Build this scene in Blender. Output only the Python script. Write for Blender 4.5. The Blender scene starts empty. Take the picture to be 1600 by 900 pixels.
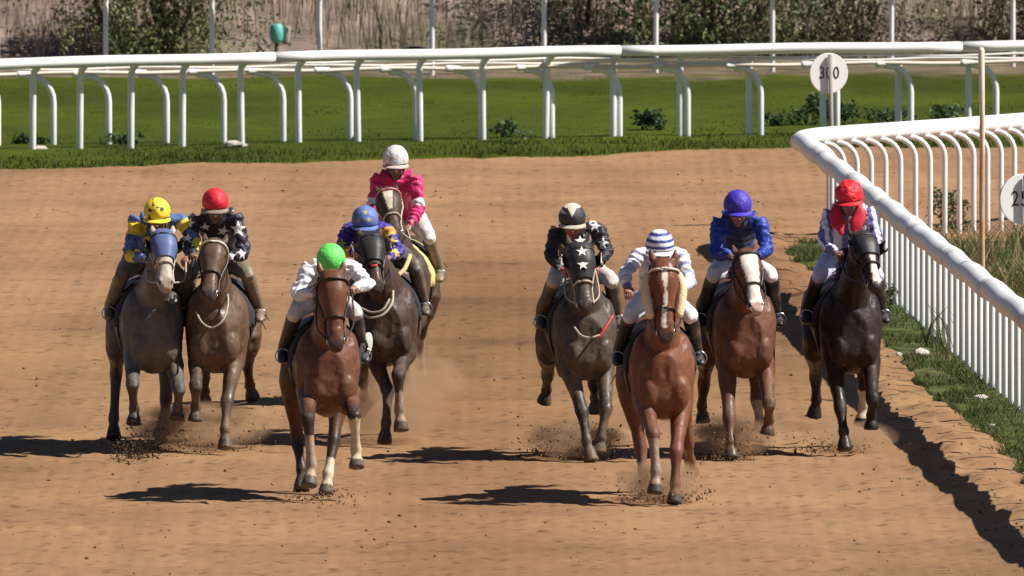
import bpy, math, random
import numpy as np
from mathutils import Vector, Matrix

SC = bpy.context.scene
COL = SC.collection
R = math.radians
random.seed(7)
RNG = np.random.default_rng(11)

# ------------------------------------------------------------------ camera, sky, sun, exposure
F = 32000.0            # focal length in pixels of the 1600 px wide photograph
HC = 9.6               # camera height
YH = -960.0            # photograph row of the horizon
cam_d = bpy.data.cameras.new('camera')
cam_d.sensor_width = 36.0
cam_d.lens = F / 1600 * 36.0
cam_d.clip_start = 1.0
cam_d.clip_end = 4000.0
cam = bpy.data.objects.new('camera', cam_d)
COL.objects.link(cam)
cam.location = (0, 0, HC)
cam.rotation_euler = (math.pi / 2 - math.atan((450 - YH) / F), 0, 0)
SC.camera = cam
cam_d.dof.use_dof = True
cam_d.dof.focus_distance = 190.0
cam_d.dof.aperture_fstop = 13.0

SUN = Vector((1.0, -0.19, 1.17)).normalized()
elev = math.asin(SUN.z)
azim = math.atan2(SUN.x, SUN.y)
world = bpy.data.worlds.new('World')
SC.world = world
world.use_nodes = True
wn = world.node_tree
wn.nodes.clear()
sky = wn.nodes.new('ShaderNodeTexSky')
sky.sky_type = 'NISHITA'
sky.sun_disc = False
sky.sun_elevation = elev
sky.sun_rotation = azim
sky.air_density = 0.55
sky.dust_density = 0.2
bg = wn.nodes.new('ShaderNodeBackground')
bg.inputs['Strength'].default_value = 0.05
wo = wn.nodes.new('ShaderNodeOutputWorld')
wn.links.new(sky.outputs[0], bg.inputs['Color'])
wn.links.new(bg.outputs[0], wo.inputs['Surface'])

sd = bpy.data.lights.new('sun', 'SUN')
sd.energy = 5.0
sd.angle = R(0.5)
sd.color = (1.0, 0.945, 0.87)
sun = bpy.data.objects.new('sun', sd)
COL.objects.link(sun)
sun.rotation_euler = (-SUN).to_track_quat('-Z', 'Y').to_euler()
sun.location = (60, 150, 60)

SC.view_settings.view_transform = 'Standard'
SC.view_settings.look = 'None'
SC.view_settings.exposure = 0.60
SC.view_settings.gamma = 1.0
SC.view_settings.use_curve_mapping = False
SC.cycles.max_bounces = 6
SC.cycles.volume_bounces = 1
SC.cycles.volume_step_rate = 1.0

# ------------------------------------------------------------------ helpers
def px2w(px, py, d):
    """photograph pixel at distance d -> world point"""
    s = F / d
    return np.array([(px - 800) / s, d, HC - (py - YH) / s])

def gpt(px, py):
    """photograph pixel on the ground -> (x, y)"""
    s = (py - YH) / HC
    return ((px - 800) / s, F / s)

def nz(v):
    v = np.asarray(v, float)
    return v / (np.linalg.norm(v, axis=-1, keepdims=True) + 1e-12)

def hash3(i, j, k, seed):
    h = (i * 374761393 + j * 668265263 + k * 2147483647 + seed * 974711) & 0xFFFFFFFF
    h = ((h ^ (h >> 13)) * 1274126177) & 0xFFFFFFFF
    h = h ^ (h >> 16)
    return (h & 0xFFFF) / 65535.0

def vnoise(p, seed=0):
    p = np.asarray(p, float)
    f = np.floor(p)
    i = f.astype(np.int64)
    t = p - f
    t = t * t * (3 - 2 * t)
    out = 0
    for dx in (0, 1):
        wx = t[:, 0] if dx else 1 - t[:, 0]
        for dy in (0, 1):
            wy = t[:, 1] if dy else 1 - t[:, 1]
            for dz in (0, 1):
                wz = t[:, 2] if dz else 1 - t[:, 2]
                out = out + wx * wy * wz * hash3(i[:, 0] + dx, i[:, 1] + dy, i[:, 2] + dz, seed)
    return out * 2 - 1

def fbm(p, octaves=4, seed=0, gain=0.5):
    a, s, out = 1.0, 1.0, 0
    for o in range(octaves):
        out = out + a * vnoise(np.asarray(p) * s, seed + o * 17)
        a *= gain
        s *= 2.03
    return out

class MB:
    def __init__(self):
        self.v = []
        self.f = []
        self.n = 0
    def add(self, vs, fs):
        b = self.n
        self.v.extend([tuple(map(float, q)) for q in vs])
        self.f.extend([tuple(b + i for i in q) for q in fs])
        self.n += len(vs)
        return self
    def loft(self, rings, cap=True):
        n = len(rings[0])
        vs, fs = [], []
        for r in rings:
            vs.extend(r)
        for k in range(len(rings) - 1):
            for i in range(n):
                j = (i + 1) % n
                fs.append((k * n + i, k * n + j, (k + 1) * n + j, (k + 1) * n + i))
        if cap:
            c0 = len(vs); vs.append(np.mean(rings[0], 0))
            c1 = len(vs); vs.append(np.mean(rings[-1], 0))
            m = (len(rings) - 1) * n
            for i in range(n):
                j = (i + 1) % n
                fs.append((j, i, c0))
                fs.append((m + i, m + j, c1))
        return self.add(vs, fs)
    def chain(self, pts, rad, ref=(1, 0, 0), n=14, sub=0, dome=True, flat_end=False):
        """tube through pts; rad: radius or (side, other) per point"""
        pts = np.asarray(pts, float)
        rad = np.asarray([(q, q) if np.isscalar(q) else q for q in rad], float)
        if sub:
            pts, rad = catmull(pts, sub), catmull(rad, sub)
        tg = np.gradient(pts, axis=0)
        tg = nz(tg)
        ref = np.asarray(ref, float)
        rings = []
        side_prev = None
        for p, r, t in zip(pts, rad, tg):
            s = ref - t * np.dot(ref, t)
            if np.linalg.norm(s) < 0.15:
                s = side_prev - t * np.dot(side_prev, t) if side_prev is not None else np.cross(t, (0.3, 1, 0.2))
            s = nz(s)
            side_prev = s
            u = np.cross(t, s)
            a = np.arange(n) * 2 * math.pi / n
            rings.append(p + np.outer(np.cos(a) * r[0], s) + np.outer(np.sin(a) * r[1], u))
        if dome:
            def domes(ring, c, t, r):
                o = []
                for k in (0.5, 0.85):
                    o.append(c + (ring - c) * math.sqrt(1 - k * k) + t * k * r)
                return o
            r0 = min(rad[0]); r1 = min(rad[-1])
            pre = domes(rings[0], pts[0], -tg[0], r0)[::-1]
            post = [] if flat_end else domes(rings[-1], pts[-1], tg[-1], r1)
            rings = pre + rings + post
        return self.loft(rings)
    def ball(self, c, r, axes=None, nu=16, nv=10):
        c = np.asarray(c, float)
        r = np.asarray((r, r, r) if np.isscalar(r) else r, float)
        ax = np.eye(3) if axes is None else np.asarray(axes, float)
        rings = []
        for k in range(1, nv):
            th = math.pi * k / nv
            a = np.arange(nu) * 2 * math.pi / nu
            loc = np.stack([np.cos(a) * math.sin(th) * r[0], np.sin(a) * math.sin(th) * r[1], np.full(nu, -math.cos(th) * r[2])], 1)
            rings.append(c + loc @ ax)
        n = nu
        vs, fs = [], []
        for q in rings:
            vs.extend(q)
        for k in range(len(rings) - 1):
            for i in range(n):
                j = (i + 1) % n
                fs.append((k * n + i, k * n + j, (k + 1) * n + j, (k + 1) * n + i))
        c0 = len(vs); vs.append(c - ax[2] * r[2])
        c1 = len(vs); vs.append(c + ax[2] * r[2])
        m = (len(rings) - 1) * n
        for i in range(n):
            j = (i + 1) % n
            fs.append((j, i, c0)); fs.append((m + i, m + j, c1))
        return self.add(vs, fs)
    def box(self, c, h, rz=0.0):
        c = np.asarray(c, float)
        cs, sn = math.cos(rz), math.sin(rz)
        vs = []
        for z in (-1, 1):
            for x, y in ((-1, -1), (1, -1), (1, 1), (-1, 1)):
                X, Y = x * h[0], y * h[1]
                vs.append(c + (X * cs - Y * sn, X * sn + Y * cs, z * h[2]))
        return self.add(vs, [(3, 2, 1, 0), (4, 5, 6, 7), (0, 1, 5, 4), (1, 2, 6, 5), (2, 3, 7, 6), (3, 0, 4, 7)])
    def torus(self, c, r, t, axis, n=18, m=6):
        c = np.asarray(c, float); ax = nz(axis)
        s = nz(np.cross(ax, (0.31, 0.2, 0.93))); u = np.cross(ax, s)
        vs, fs = [], []
        for i in range(n):
            a = 2 * math.pi * i / n
            d = s * math.cos(a) + u * math.sin(a)
            for j in range(m):
                b = 2 * math.pi * j / m
                vs.append(c + d * (r + t * math.cos(b)) + ax * t * math.sin(b))
        for i in range(n):
            for j in range(m):
                fs.append((i * m + j, ((i + 1) % n) * m + j, ((i + 1) % n) * m + (j + 1) % m, i * m + (j + 1) % m))
        return self.add(vs, fs)
    def mesh(self, name):
        me = bpy.data.meshes.new(name)
        me.from_pydata(self.v, [], self.f)
        me.update()
        return me
    def obj(self, name, mat, parent=None, smooth=True, off=None):
        me = self.mesh(name)
        if smooth:
            me.polygons.foreach_set('use_smooth', [True] * len(me.polygons))
        return link(name, me, mat, parent, off)

def catmull(p, m):
    p = np.asarray(p, float)
    q = np.vstack([2 * p[0] - p[1], p, 2 * p[-1] - p[-2]])
    out = []
    for i in range(1, len(q) - 2):
        for k in range(m):
            t = k / m
            a, b, c, d = q[i - 1], q[i], q[i + 1], q[i + 2]
            out.append(0.5 * (2 * b + (c - a) * t + (2 * a - 5 * b + 4 * c - d) * t * t + (3 * b - a - 3 * c + d) * t ** 3))
    out.append(q[-2])
    return np.array(out)

def link(name, me, mat, parent=None, off=None):
    o = bpy.data.objects.new(name, me)
    COL.objects.link(o)
    if mat is not None:
        me.materials.clear()
        me.materials.append(mat)
    if parent is not None:
        o.parent = parent
    if off is not None:
        o.location = off
    return o

def np_mesh(name, verts, faces, cols=None, smooth=False):
    """verts (n,3), faces (m,k) all the same k"""
    verts = np.asarray(verts, np.float32); faces = np.asarray(faces, np.int32)
    me = bpy.data.meshes.new(name)
    m, k = faces.shape
    me.vertices.add(len(verts)); me.vertices.foreach_set('co', verts.ravel())
    me.loops.add(m * k); me.loops.foreach_set('vertex_index', faces.ravel())
    me.polygons.add(m)
    me.polygons.foreach_set('loop_start', np.arange(0, m * k, k, dtype=np.int32))
    me.polygons.foreach_set('loop_total', np.full(m, k, np.int32))
    if smooth:
        me.polygons.foreach_set('use_smooth', np.ones(m, bool))
    me.update(calc_edges=True)
    if cols is not None:
        set_cols(me, cols)
    return me

def set_cols(me, cols):
    a = me.color_attributes.new('Col', 'FLOAT_COLOR', 'POINT')
    c = np.ones((len(me.vertices), 4), np.float32)
    c[:, :3] = cols
    a.data.foreach_set('color', c.ravel())

def get_co(me):
    a = np.empty(len(me.vertices) * 3, np.float32)
    me.vertices.foreach_get('co', a)
    return a.reshape(-1, 3).astype(float)

def get_no(me):
    a = np.empty(len(me.vertices) * 3, np.float32)
    me.vertices.foreach_get('normal', a)
    return a.reshape(-1, 3).astype(float)

def set_co(me, co):
    me.vertices.foreach_set('co', np.asarray(co, np.float32).ravel())
    me.update()

def remesh(mb, voxel, smooth=3, sub=0):
    """union of the closed shells in mb as one continuous skin"""
    me = mb.mesh('tmp')
    o = bpy.data.objects.new('tmp', me)
    COL.objects.link(o)
    m = o.modifiers.new('r', 'REMESH'); m.mode = 'VOXEL'; m.voxel_size = voxel; m.use_smooth_shade = True
    s = o.modifiers.new('s', 'SMOOTH'); s.factor = 0.5; s.iterations = smooth
    if sub:
        u = o.modifiers.new('u', 'SUBSURF'); u.levels = sub
    bpy.context.view_layer.update()
    dg = bpy.context.evaluated_depsgraph_get()
    out = bpy.data.meshes.new_from_object(o.evaluated_get(dg))
    bpy.data.objects.remove(o)
    bpy.data.meshes.remove(me)
    out.polygons.foreach_set('use_smooth', [True] * len(out.polygons))
    return out

def tag(o, label=None, cat=None, group=None, kind=None):
    if label: o['label'] = label
    if cat: o['category'] = cat
    if group: o['group'] = group
    if kind: o['kind'] = kind
    return o

def empty(name, loc, label, cat, group=None):
    o = bpy.data.objects.new(name, None)
    o.empty_display_size = 0.2
    COL.objects.link(o)
    o.location = loc
    return tag(o, label, cat, group)

# ------------------------------------------------------------------ materials
def newmat(name):
    m = bpy.data.materials.new(name)
    m.use_nodes = True
    nt = m.node_tree
    b = nt.nodes['Principled BSDF']
    return m, nt, b

def plain(name, col, rough=0.6, var=0.12, scale=18.0, bump=0.0, metallic=0.0, spec=0.5):
    m, nt, b = newmat(name)
    tc = nt.nodes.new('ShaderNodeTexCoord')
    nse = nt.nodes.new('ShaderNodeTexNoise'); nse.inputs['Scale'].default_value = scale; nse.inputs['Detail'].default_value = 5
    nt.links.new(tc.outputs['Object'], nse.inputs['Vector'])
    mix = nt.nodes.new('ShaderNodeMix'); mix.data_type = 'RGBA'
    mix.inputs['A'].default_value = tuple(c * (1 - var) for c in col) + (1,)
    mix.inputs['B'].default_value = tuple(min(1, c * (1 + var)) for c in col) + (1,)
    nt.links.new(nse.outputs['Fac'], mix.inputs['Factor'])
    nt.links.new(mix.outputs['Result'], b.inputs['Base Color'])
    b.inputs['Roughness'].default_value = rough
    b.inputs['Metallic'].default_value = metallic
    b.inputs['Specular IOR Level'].default_value = spec
    if bump:
        bp = nt.nodes.new('ShaderNodeBump'); bp.inputs['Strength'].default_value = bump; bp.inputs['Distance'].default_value = 0.01
        nt.links.new(nse.outputs['Fac'], bp.inputs['Height']); nt.links.new(bp.outputs[0], b.inputs['Normal'])
    return m

def vcol(name, rough=0.6, var=0.15, scale=25.0, bump=0.0, bdist=0.004, spec=0.4, sheen=0.0, stretch=(1, 1, 1), trans=0.0):
    """material that takes its pigment from the mesh's own colour attribute, broken up by noise"""
    m, nt, b = newmat(name)
    at = nt.nodes.new('ShaderNodeAttribute'); at.attribute_name = 'Col'
    tc = nt.nodes.new('ShaderNodeTexCoord')
    mp = nt.nodes.new('ShaderNodeMapping'); mp.inputs['Scale'].default_value = stretch
    nt.links.new(tc.outputs['Object'], mp.inputs['Vector'])
    nse = nt.nodes.new('ShaderNodeTexNoise'); nse.inputs['Scale'].default_value = scale; nse.inputs['Detail'].default_value = 6
    nt.links.new(mp.outputs[0], nse.inputs['Vector'])
    mr = nt.nodes.new('ShaderNodeMapRange')
    mr.inputs['From Min'].default_value = 0.25; mr.inputs['From Max'].default_value = 0.75
    mr.inputs['To Min'].default_value = 1 - var; mr.inputs['To Max'].default_value = 1 + var
    nt.links.new(nse.outputs['Fac'], mr.inputs['Value'])
    mul = nt.nodes.new('ShaderNodeVectorMath'); mul.operation = 'SCALE'
    nt.links.new(at.outputs['Color'], mul.inputs[0]); nt.links.new(mr.outputs[0], mul.inputs['Scale'])
    nt.links.new(mul.outputs[0], b.inputs['Base Color'])
    b.inputs['Roughness'].default_value = rough
    b.inputs['Specular IOR Level'].default_value = spec
    if sheen:
        b.inputs['Sheen Weight'].default_value = sheen
    if bump:
        n2 = nt.nodes.new('ShaderNodeTexNoise'); n2.inputs['Scale'].default_value = scale * 2.2; n2.inputs['Detail'].default_value = 6
        nt.links.new(mp.outputs[0], n2.inputs['Vector'])
        bp = nt.nodes.new('ShaderNodeBump'); bp.inputs['Strength'].default_value = bump; bp.inputs['Distance'].default_value = bdist
        nt.links.new(n2.outputs['Fac'], bp.inputs['Height']); nt.links.new(bp.outputs[0], b.inputs['Normal'])
    if trans:
        tl = nt.nodes.new('ShaderNodeBsdfTranslucent')
        nt.links.new(mul.outputs[0], tl.inputs['Color'])
        ms = nt.nodes.new('ShaderNodeMixShader'); ms.inputs[0].default_value = trans
        out = nt.nodes['Material Output']
        nt.links.new(b.outputs[0], ms.inputs[1]); nt.links.new(tl.outputs[0], ms.inputs[2]); nt.links.new(ms.outputs[0], out.inputs['Surface'])
    return m

M_DIRT = vcol('dirt', 0.95, 0.12, 9.0, 0.4, 0.012, 0.15)
M_SOIL = plain('soil', (0.36, 0.21, 0.11), 0.95, 0.25, 0.7, 0.4, spec=0.1)
M_GRASSGROUND = vcol('grass_ground', 0.95, 0.3, 3.0, 0.5, 0.03, 0.1)
M_GRASS = vcol('grass_blades', 0.7, 0.25, 1.2, spec=0.2, trans=0.3)
M_BRUSH = vcol('dry_stalks', 0.85, 0.25, 1.0, spec=0.1, trans=0.4)
M_LEAF = vcol('leaves', 0.6, 0.3, 2.0, spec=0.3, trans=0.25)
M_BARK = plain('bark', (0.10, 0.075, 0.055), 0.9, 0.3, 20, 0.5)
M_WHITE = plain('white_plastic', (0.80, 0.795, 0.785), 0.45, 0.10, 2.0, 0.08)
M_WHITEOLD = plain('weathered_white', (0.74, 0.72, 0.68), 0.5, 0.12, 4.0, 0.1)
M_CREAM = plain('cream_rail', (0.66, 0.58, 0.50), 0.55, 0.12, 3.0, 0.1)
M_COAT = vcol('horse_coat', 0.58, 0.26, 12.0, 0.5, 0.006, 0.28, 0.0)
M_HAIR = vcol('horse_hair', 0.55, 0.3, 30.0, spec=0.3)
M_SKIN = vcol('skin', 0.5, 0.1, 30.0, spec=0.4)
M_SILK = vcol('silk', 0.5, 0.06, 20.0, 0.3, 0.004, 0.35, 0.1)
M_HELM = vcol('helmet_cover', 0.6, 0.06, 16.0, 0.15, 0.003, 0.5)
M_LEATHER = plain('dark_leather', (0.025, 0.018, 0.014), 0.45, 0.3, 30)
M_TAN = plain('tan_leather', (0.13, 0.075, 0.04), 0.5, 0.3, 30)
M_STRAP = plain('pale_strap', (0.42, 0.36, 0.28), 0.6, 0.2, 30)
M_PEARL = plain('pearl_band', (0.62, 0.58, 0.5), 0.35, 0.5, 90)
M_PINKB = plain('pink_band', (0.55, 0.22, 0.22), 0.45, 0.5, 90)
M_RED = plain('red_strap', (0.5, 0.03, 0.035), 0.5, 0.1, 20)
M_STEEL = plain('steel', (0.55, 0.55, 0.55), 0.25, 0.1, 20, metallic=1.0)
M_FLEECE = plain('sheepskin', (0.72, 0.56, 0.36), 0.95, 0.25, 60, 0.9)
M_EYE = plain('eye_dark', (0.012, 0.008, 0.006), 0.12, 0.1, 10)
M_CLOTHW = plain('white_cloth', (0.72, 0.70, 0.66), 0.8, 0.1, 20, 0.2)
M_CLOTHD = plain('dark_cloth', (0.02, 0.022, 0.035), 0.8, 0.2, 20, 0.2)
M_CLOTHY = plain('yellow_edge_cloth', (0.62, 0.5, 0.22), 0.8, 0.3, 40, 0.2)
M_BLACK = plain('black_paint', (0.015, 0.015, 0.016), 0.5, 0.1, 20)
M_GREYPOST = plain('grey_post', (0.30, 0.27, 0.24), 0.75, 0.2, 12, 0.2)
M_STONE = plain('pale_stone', (0.46, 0.42, 0.36), 0.9, 0.2, 14, 0.5)
M_TEAL = plain('teal_plastic', (0.10, 0.42, 0.34), 0.5, 0.2, 12)
M_SIGN = plain('sign_white', (0.80, 0.80, 0.79), 0.5, 0.03, 5)
M_DARKBOARD = plain('dark_tarp', (0.05, 0.05, 0.05), 0.8, 0.3, 4, 0.3)

def coat_sheen(m):
    nt = m.node_tree; b = nt.nodes['Principled BSDF']
    tc = nt.nodes.new('ShaderNodeTexCoord'); n = nt.nodes.new('ShaderNodeTexNoise'); n.inputs['Scale'].default_value = 5; n.inputs['Detail'].default_value = 4
    nt.links.new(tc.outputs['Object'], n.inputs['Vector'])
    mr = nt.nodes.new('ShaderNodeMapRange'); mr.inputs['From Min'].default_value = .35; mr.inputs['From Max'].default_value = .65; mr.inputs['To Min'].default_value = .36; mr.inputs['To Max'].default_value = .72
    nt.links.new(n.outputs['Fac'], mr.inputs['Value']); nt.links.new(mr.outputs[0], b.inputs['Roughness'])
coat_sheen(M_COAT)

def rust_mat():
    m, nt, b = newmat('rusty_paint')
    tc = nt.nodes.new('ShaderNodeTexCoord')
    mp = nt.nodes.new('ShaderNodeMapping'); mp.inputs['Scale'].default_value = (8, 8, 2.0)
    n = nt.nodes.new('ShaderNodeTexNoise'); n.inputs['Scale'].default_value = 2.5; n.inputs['Detail'].default_value = 6
    nt.links.new(tc.outputs['Object'], mp.inputs[0]); nt.links.new(mp.outputs[0], n.inputs['Vector'])
    sep = nt.nodes.new('ShaderNodeSeparateXYZ'); nt.links.new(tc.outputs['Object'], sep.inputs[0])
    mr = nt.nodes.new('ShaderNodeMapRange'); mr.inputs['From Min'].default_value = 1.4; mr.inputs['From Max'].default_value = 2.6
    mr.inputs['To Min'].default_value = -0.12; mr.inputs['To Max'].default_value = 0.30
    nt.links.new(sep.outputs['Z'], mr.inputs['Value'])
    ad = nt.nodes.new('ShaderNodeMath'); ad.operation = 'ADD'
    nt.links.new(n.outputs['Fac'], ad.inputs[0]); nt.links.new(mr.outputs[0], ad.inputs[1])
    cr = nt.nodes.new('ShaderNodeValToRGB')
    cr.color_ramp.elements[0].position = 0.38; cr.color_ramp.elements[0].color = (0.58, 0.30, 0.15, 1)
    cr.color_ramp.elements[1].position = 0.62; cr.color_ramp.elements[1].color = (0.72, 0.62, 0.50, 1)
    nt.links.new(ad.outputs[0], cr.inputs[0]); nt.links.new(cr.outputs[0], b.inputs['Base Color'])
    b.inputs['Roughness'].default_value = 0.75
    return m
M_RUST = rust_mat()

# ------------------------------------------------------------------ setting: ground
def interp(x, xs, ys):
    return np.interp(x, xs, ys)

FAR_EDGE = [gpt(px, py) for px, py in ((-300, 283), (0, 268), (200, 262), (420, 254), (640, 247), (900, 241), (1150, 236), (1300, 233), (1700, 228), (2200, 222))]
FE_X = [p[0] for p in FAR_EDGE]; FE_Y = [p[1] for p in FAR_EDGE]
def far_edge(x):
    x = np.asarray(x, float)
    q = np.stack([x * 1.3, x * 0 + 3.3, x * 0], 1)
    return interp(x, FE_X, FE_Y) + fbm(q, 3, 5) * 0.7

VL = [(5.75, 146), (4.49, 179.7), (3.90, 197), (3.80, 203), (3.52, 212), (3.22, 219.4), (3.12, 225.9), (3.16, 229.5)]
VL_X = [a for a, b in VL][::-1]; VL_Y = [b for a, b in VL][::-1]
def verge_left(d):
    d = np.asarray(d, float)
    q = np.stack([d * 0.8, d * 0 + 9.1, d * 0], 1)
    return np.interp(d, VL_Y[::-1], [a for a in VL_X[::-1]]) + fbm(q, 3, 8) * 0.10
VERGE_END = 229.5

def grid_mesh(name, X, Y, Z, cols):
    ny, nx = X.shape
    v = np.stack([X, Y, Z], -1).reshape(-1, 3)
    i = np.arange(ny * nx).reshape(ny, nx)
    f = np.stack([i[:-1, :-1], i[:-1, 1:], i[1:, 1:], i[1:, :-1]], -1).reshape(-1, 4)
    return np_mesh(name, v, f, cols.reshape(-1, 3), True)

# ground base far out to the horizon
mb = MB(); mb.add([(-1500, -300, -0.35), (1500, -300, -0.35), (1500, 3000, -0.35), (-1500, 3000, -0.35)], [(0, 1, 2, 3)])
tag(mb.obj('ground', M_SOIL, smooth=False), kind='structure')

# hoof prints: shallow pits with raised rims, more of them where the field has run
xs = np.linspace(-15, 17, 610); ys = np.linspace(150, 268, 980)
X, Y = np.meshgrid(xs, ys)
P2 = np.stack([X.ravel(), Y.ravel(), X.ravel() * 0], 1)
Z = fbm(P2 * (0.25, 0.09, 1), 3, 2) * 0.030
Z += fbm(P2 * (1.6, 0.7, 1), 3, 30) * 0.005
Z += fbm(P2 * (7, 3.2, 1), 3, 41) * 0.0016
# harrow lines run along the track
Z += np.sin(P2[:, 0] * 42 + fbm(P2 * (0.5, 0.06, 1), 2, 9) * 5) * 0.003
Zg = Z.reshape(X.shape)
dx = xs[1] - xs[0]; dy = ys[1] - ys[0]
for k in range(900):
    if k < 700:
        hx, hy = RNG.uniform(-7, 3.6), 158 + 50 * RNG.uniform() ** 1.4
    else:
        hx, hy = RNG.uniform(-14, 16), RNG.uniform(152, 256)
    i0, j0 = int((hx - xs[0]) / dx), int((hy - ys[0]) / dy)
    a0, a1, b0, b1 = max(i0 - 4, 0), i0 + 5, max(j0 - 3, 0), j0 + 4
    sx = X[b0:b1, a0:a1] - hx; sy = (Y[b0:b1, a0:a1] - hy)
    r2 = (sx / 0.09) ** 2 + (sy / 0.16) ** 2
    Zg[b0:b1, a0:a1] += RNG.uniform(0.4, 1.0) * (-0.022 * np.exp(-r2) + 0.012 * np.exp(-(np.sqrt(r2) - 1.6) ** 2 * 2.2))
Z = Zg.ravel()
# rough thrown-up dirt along the inner rail
edge = verge_left(P2[:, 1])
rough = np.clip(1 - np.abs(P2[:, 0] - (edge - 0.35)) / 0.6, 0, 1) * (P2[:, 1] < 231)
Z += rough * (0.05 + fbm(P2 * (3.2, 1.3, 1), 4, 61) * 0.045 + np.abs(vnoise(P2 * (1.4, 2.6, 1), 77)) * 0.05)
# dive under the verges
fe = far_edge(P2[:, 0])
Z -= np.clip((P2[:, 1] - fe - 0.05) / 0.5, 0, 1) * 0.08
iv = (P2[:, 0] > edge) & (P2[:, 1] < VERGE_END)
Z -= np.clip((P2[:, 0] - edge - 0.03) / 0.15, 0, 1) * (P2[:, 1] < VERGE_END - 0.2) * 0.07
# pigment of the dirt: damp, dry and trampled patches
base = np.array([0.258, 0.147, 0.0745])
big = fbm(P2 * (0.16, 0.045, 1), 3, 91)
mid = fbm(P2 * (0.9, 0.22, 1), 4, 97)
fine = fbm(P2 * (6, 2.5, 1), 3, 99)
rake = fbm(P2 * (3.0, 0.03, 1) + (0.02 * P2[:, 1:2] * (1, 0, 0)), 3, 93)
streak = fbm(P2 * (0.10, 0.55, 1), 4, 95)
k = 1 + 0.06 * rake + 0.11 * streak + 0.11 * big + 0.10 * mid + 0.05 * fine
# a damp harrowed band crosses the middle of the track
band = np.exp(-((P2[:, 1] - 214 - 0.6 * P2[:, 0]) / 15.0) ** 2) * np.clip((P2[:, 0] + 2.2) / 1.8, 0, 1) * np.clip((3.6 - P2[:, 0]) / 0.6, 0, 1)
band = np.maximum(band, 0.50 * np.exp(-((P2[:, 0] - 0.2 + 0.5 * vnoise(P2 * (0, .08, 0), 3)) / 1.1) ** 2) * (P2[:, 1] < 215))
k *= 1 - 0.40 * band
k *= 1 + 0.10 * rough
cols = base * k[:, None]
cols[:, 2] *= (1 + 0.06 * big) * (1 - 0.20 * band)
cols[:, 1] *= 1 - 0.08 * band
cols[:, 1] *= 1 + 0.02 * mid
speck = vnoise(P2 * (14, 9, 1), 123)
cols *= np.where(speck > 0.72, 0.55, 1.0)[:, None]
me = grid_mesh('dirt_track', X, Y, Z.reshape(X.shape), cols)
tag(link('dirt_track', me, M_DIRT), kind='structure')

# loose crumbs of earth lying on the track
n = 2600
cx = RNG.uniform(-7, 5.2, n); cy = 160 + 90 * RNG.uniform(0, 1, n) ** 1.3
nr = RNG.uniform(0, 1, n) < .35
cx = np.where(nr, verge_left(cy) - 0.1 - np.abs(RNG.normal(0, .55, n)), cx)
ix = np.clip(((cx - xs[0]) / dx).round().astype(int), 0, len(xs) - 1); iy = np.clip(((cy - ys[0]) / dy).round().astype(int), 0, len(ys) - 1)
cz = Z.reshape(X.shape)[iy, ix]
r_ = 0.004 + 0.018 * RNG.uniform(0, 1, n) ** 4
ctr = np.stack([cx, cy, cz + r_ * .4], 1)
d6 = np.array([(1, 0, 0), (-1, 0, 0), (0, 1, 0), (0, -1, 0), (0, 0, .8), (0, 0, -.8)])
vv = ctr[:, None, :] + d6[None] * r_[:, None, None] * RNG.uniform(.6, 1.3, (n, 6, 1))
ff = np.array([(0, 2, 4), (2, 1, 4), (1, 3, 4), (3, 0, 4), (2, 0, 5), (1, 2, 5), (3, 1, 5), (0, 3, 5)])
ff = (np.arange(n)[:, None, None] * 6 + ff[None]).reshape(-1, 3)
cc = np.repeat(np.array([.20, .115, .06])[None] * RNG.uniform(.5, 1.35, (n, 1)), 6, 0)
tag(link('loose_dirt', np_mesh('loose_dirt', vv.reshape(-1, 3), ff, cc), M_DIRT), 'loose crumbs of earth scattered over the track', 'dirt', kind='stuff')

# turf behind the outer rail
xs2 = np.linspace(-16, 18, 240); vs2 = np.linspace(0, 1, 220)
X2, V2 = np.meshgrid(xs2, vs2)
fe2 = far_edge(xs2)[None, :] - 0.25
Y2 = fe2 + (300 - fe2) * V2 ** 1.2
P = np.stack([X2.ravel(), Y2.ravel(), X2.ravel() * 0], 1)
Z2 = 0.02 - 0.10 * np.clip(1 - V2.ravel() * 60, 0, 1) + fbm(P * (0.8, 0.5, 1), 3, 201) * 0.015 + np.clip((Y2.ravel() - 262) / 40, 0, 1) * 0.0
gcol = np.array([0.047, 0.062, 0.003])
dry = np.array([0.15, 0.115, 0.075])
t = np.clip((Y2.ravel() - 283.5 + fbm(P * (0.7, 0.4, 1), 3, 207) * 1.5) / 1.6, 0, 1)[:, None]
c2 = gcol * (1 + 0.25 * fbm(P * (0.5, 0.2, 1), 4, 211))[:, None] * (1 - t) + dry * (1 + 0.3 * fbm(P * (1.5, 1, 1), 3, 213))[:, None] * t
tag(link('turf', grid_mesh('turf', X2, Y2, Z2.reshape(X2.shape), c2), M_GRASSGROUND), kind='structure')

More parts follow.
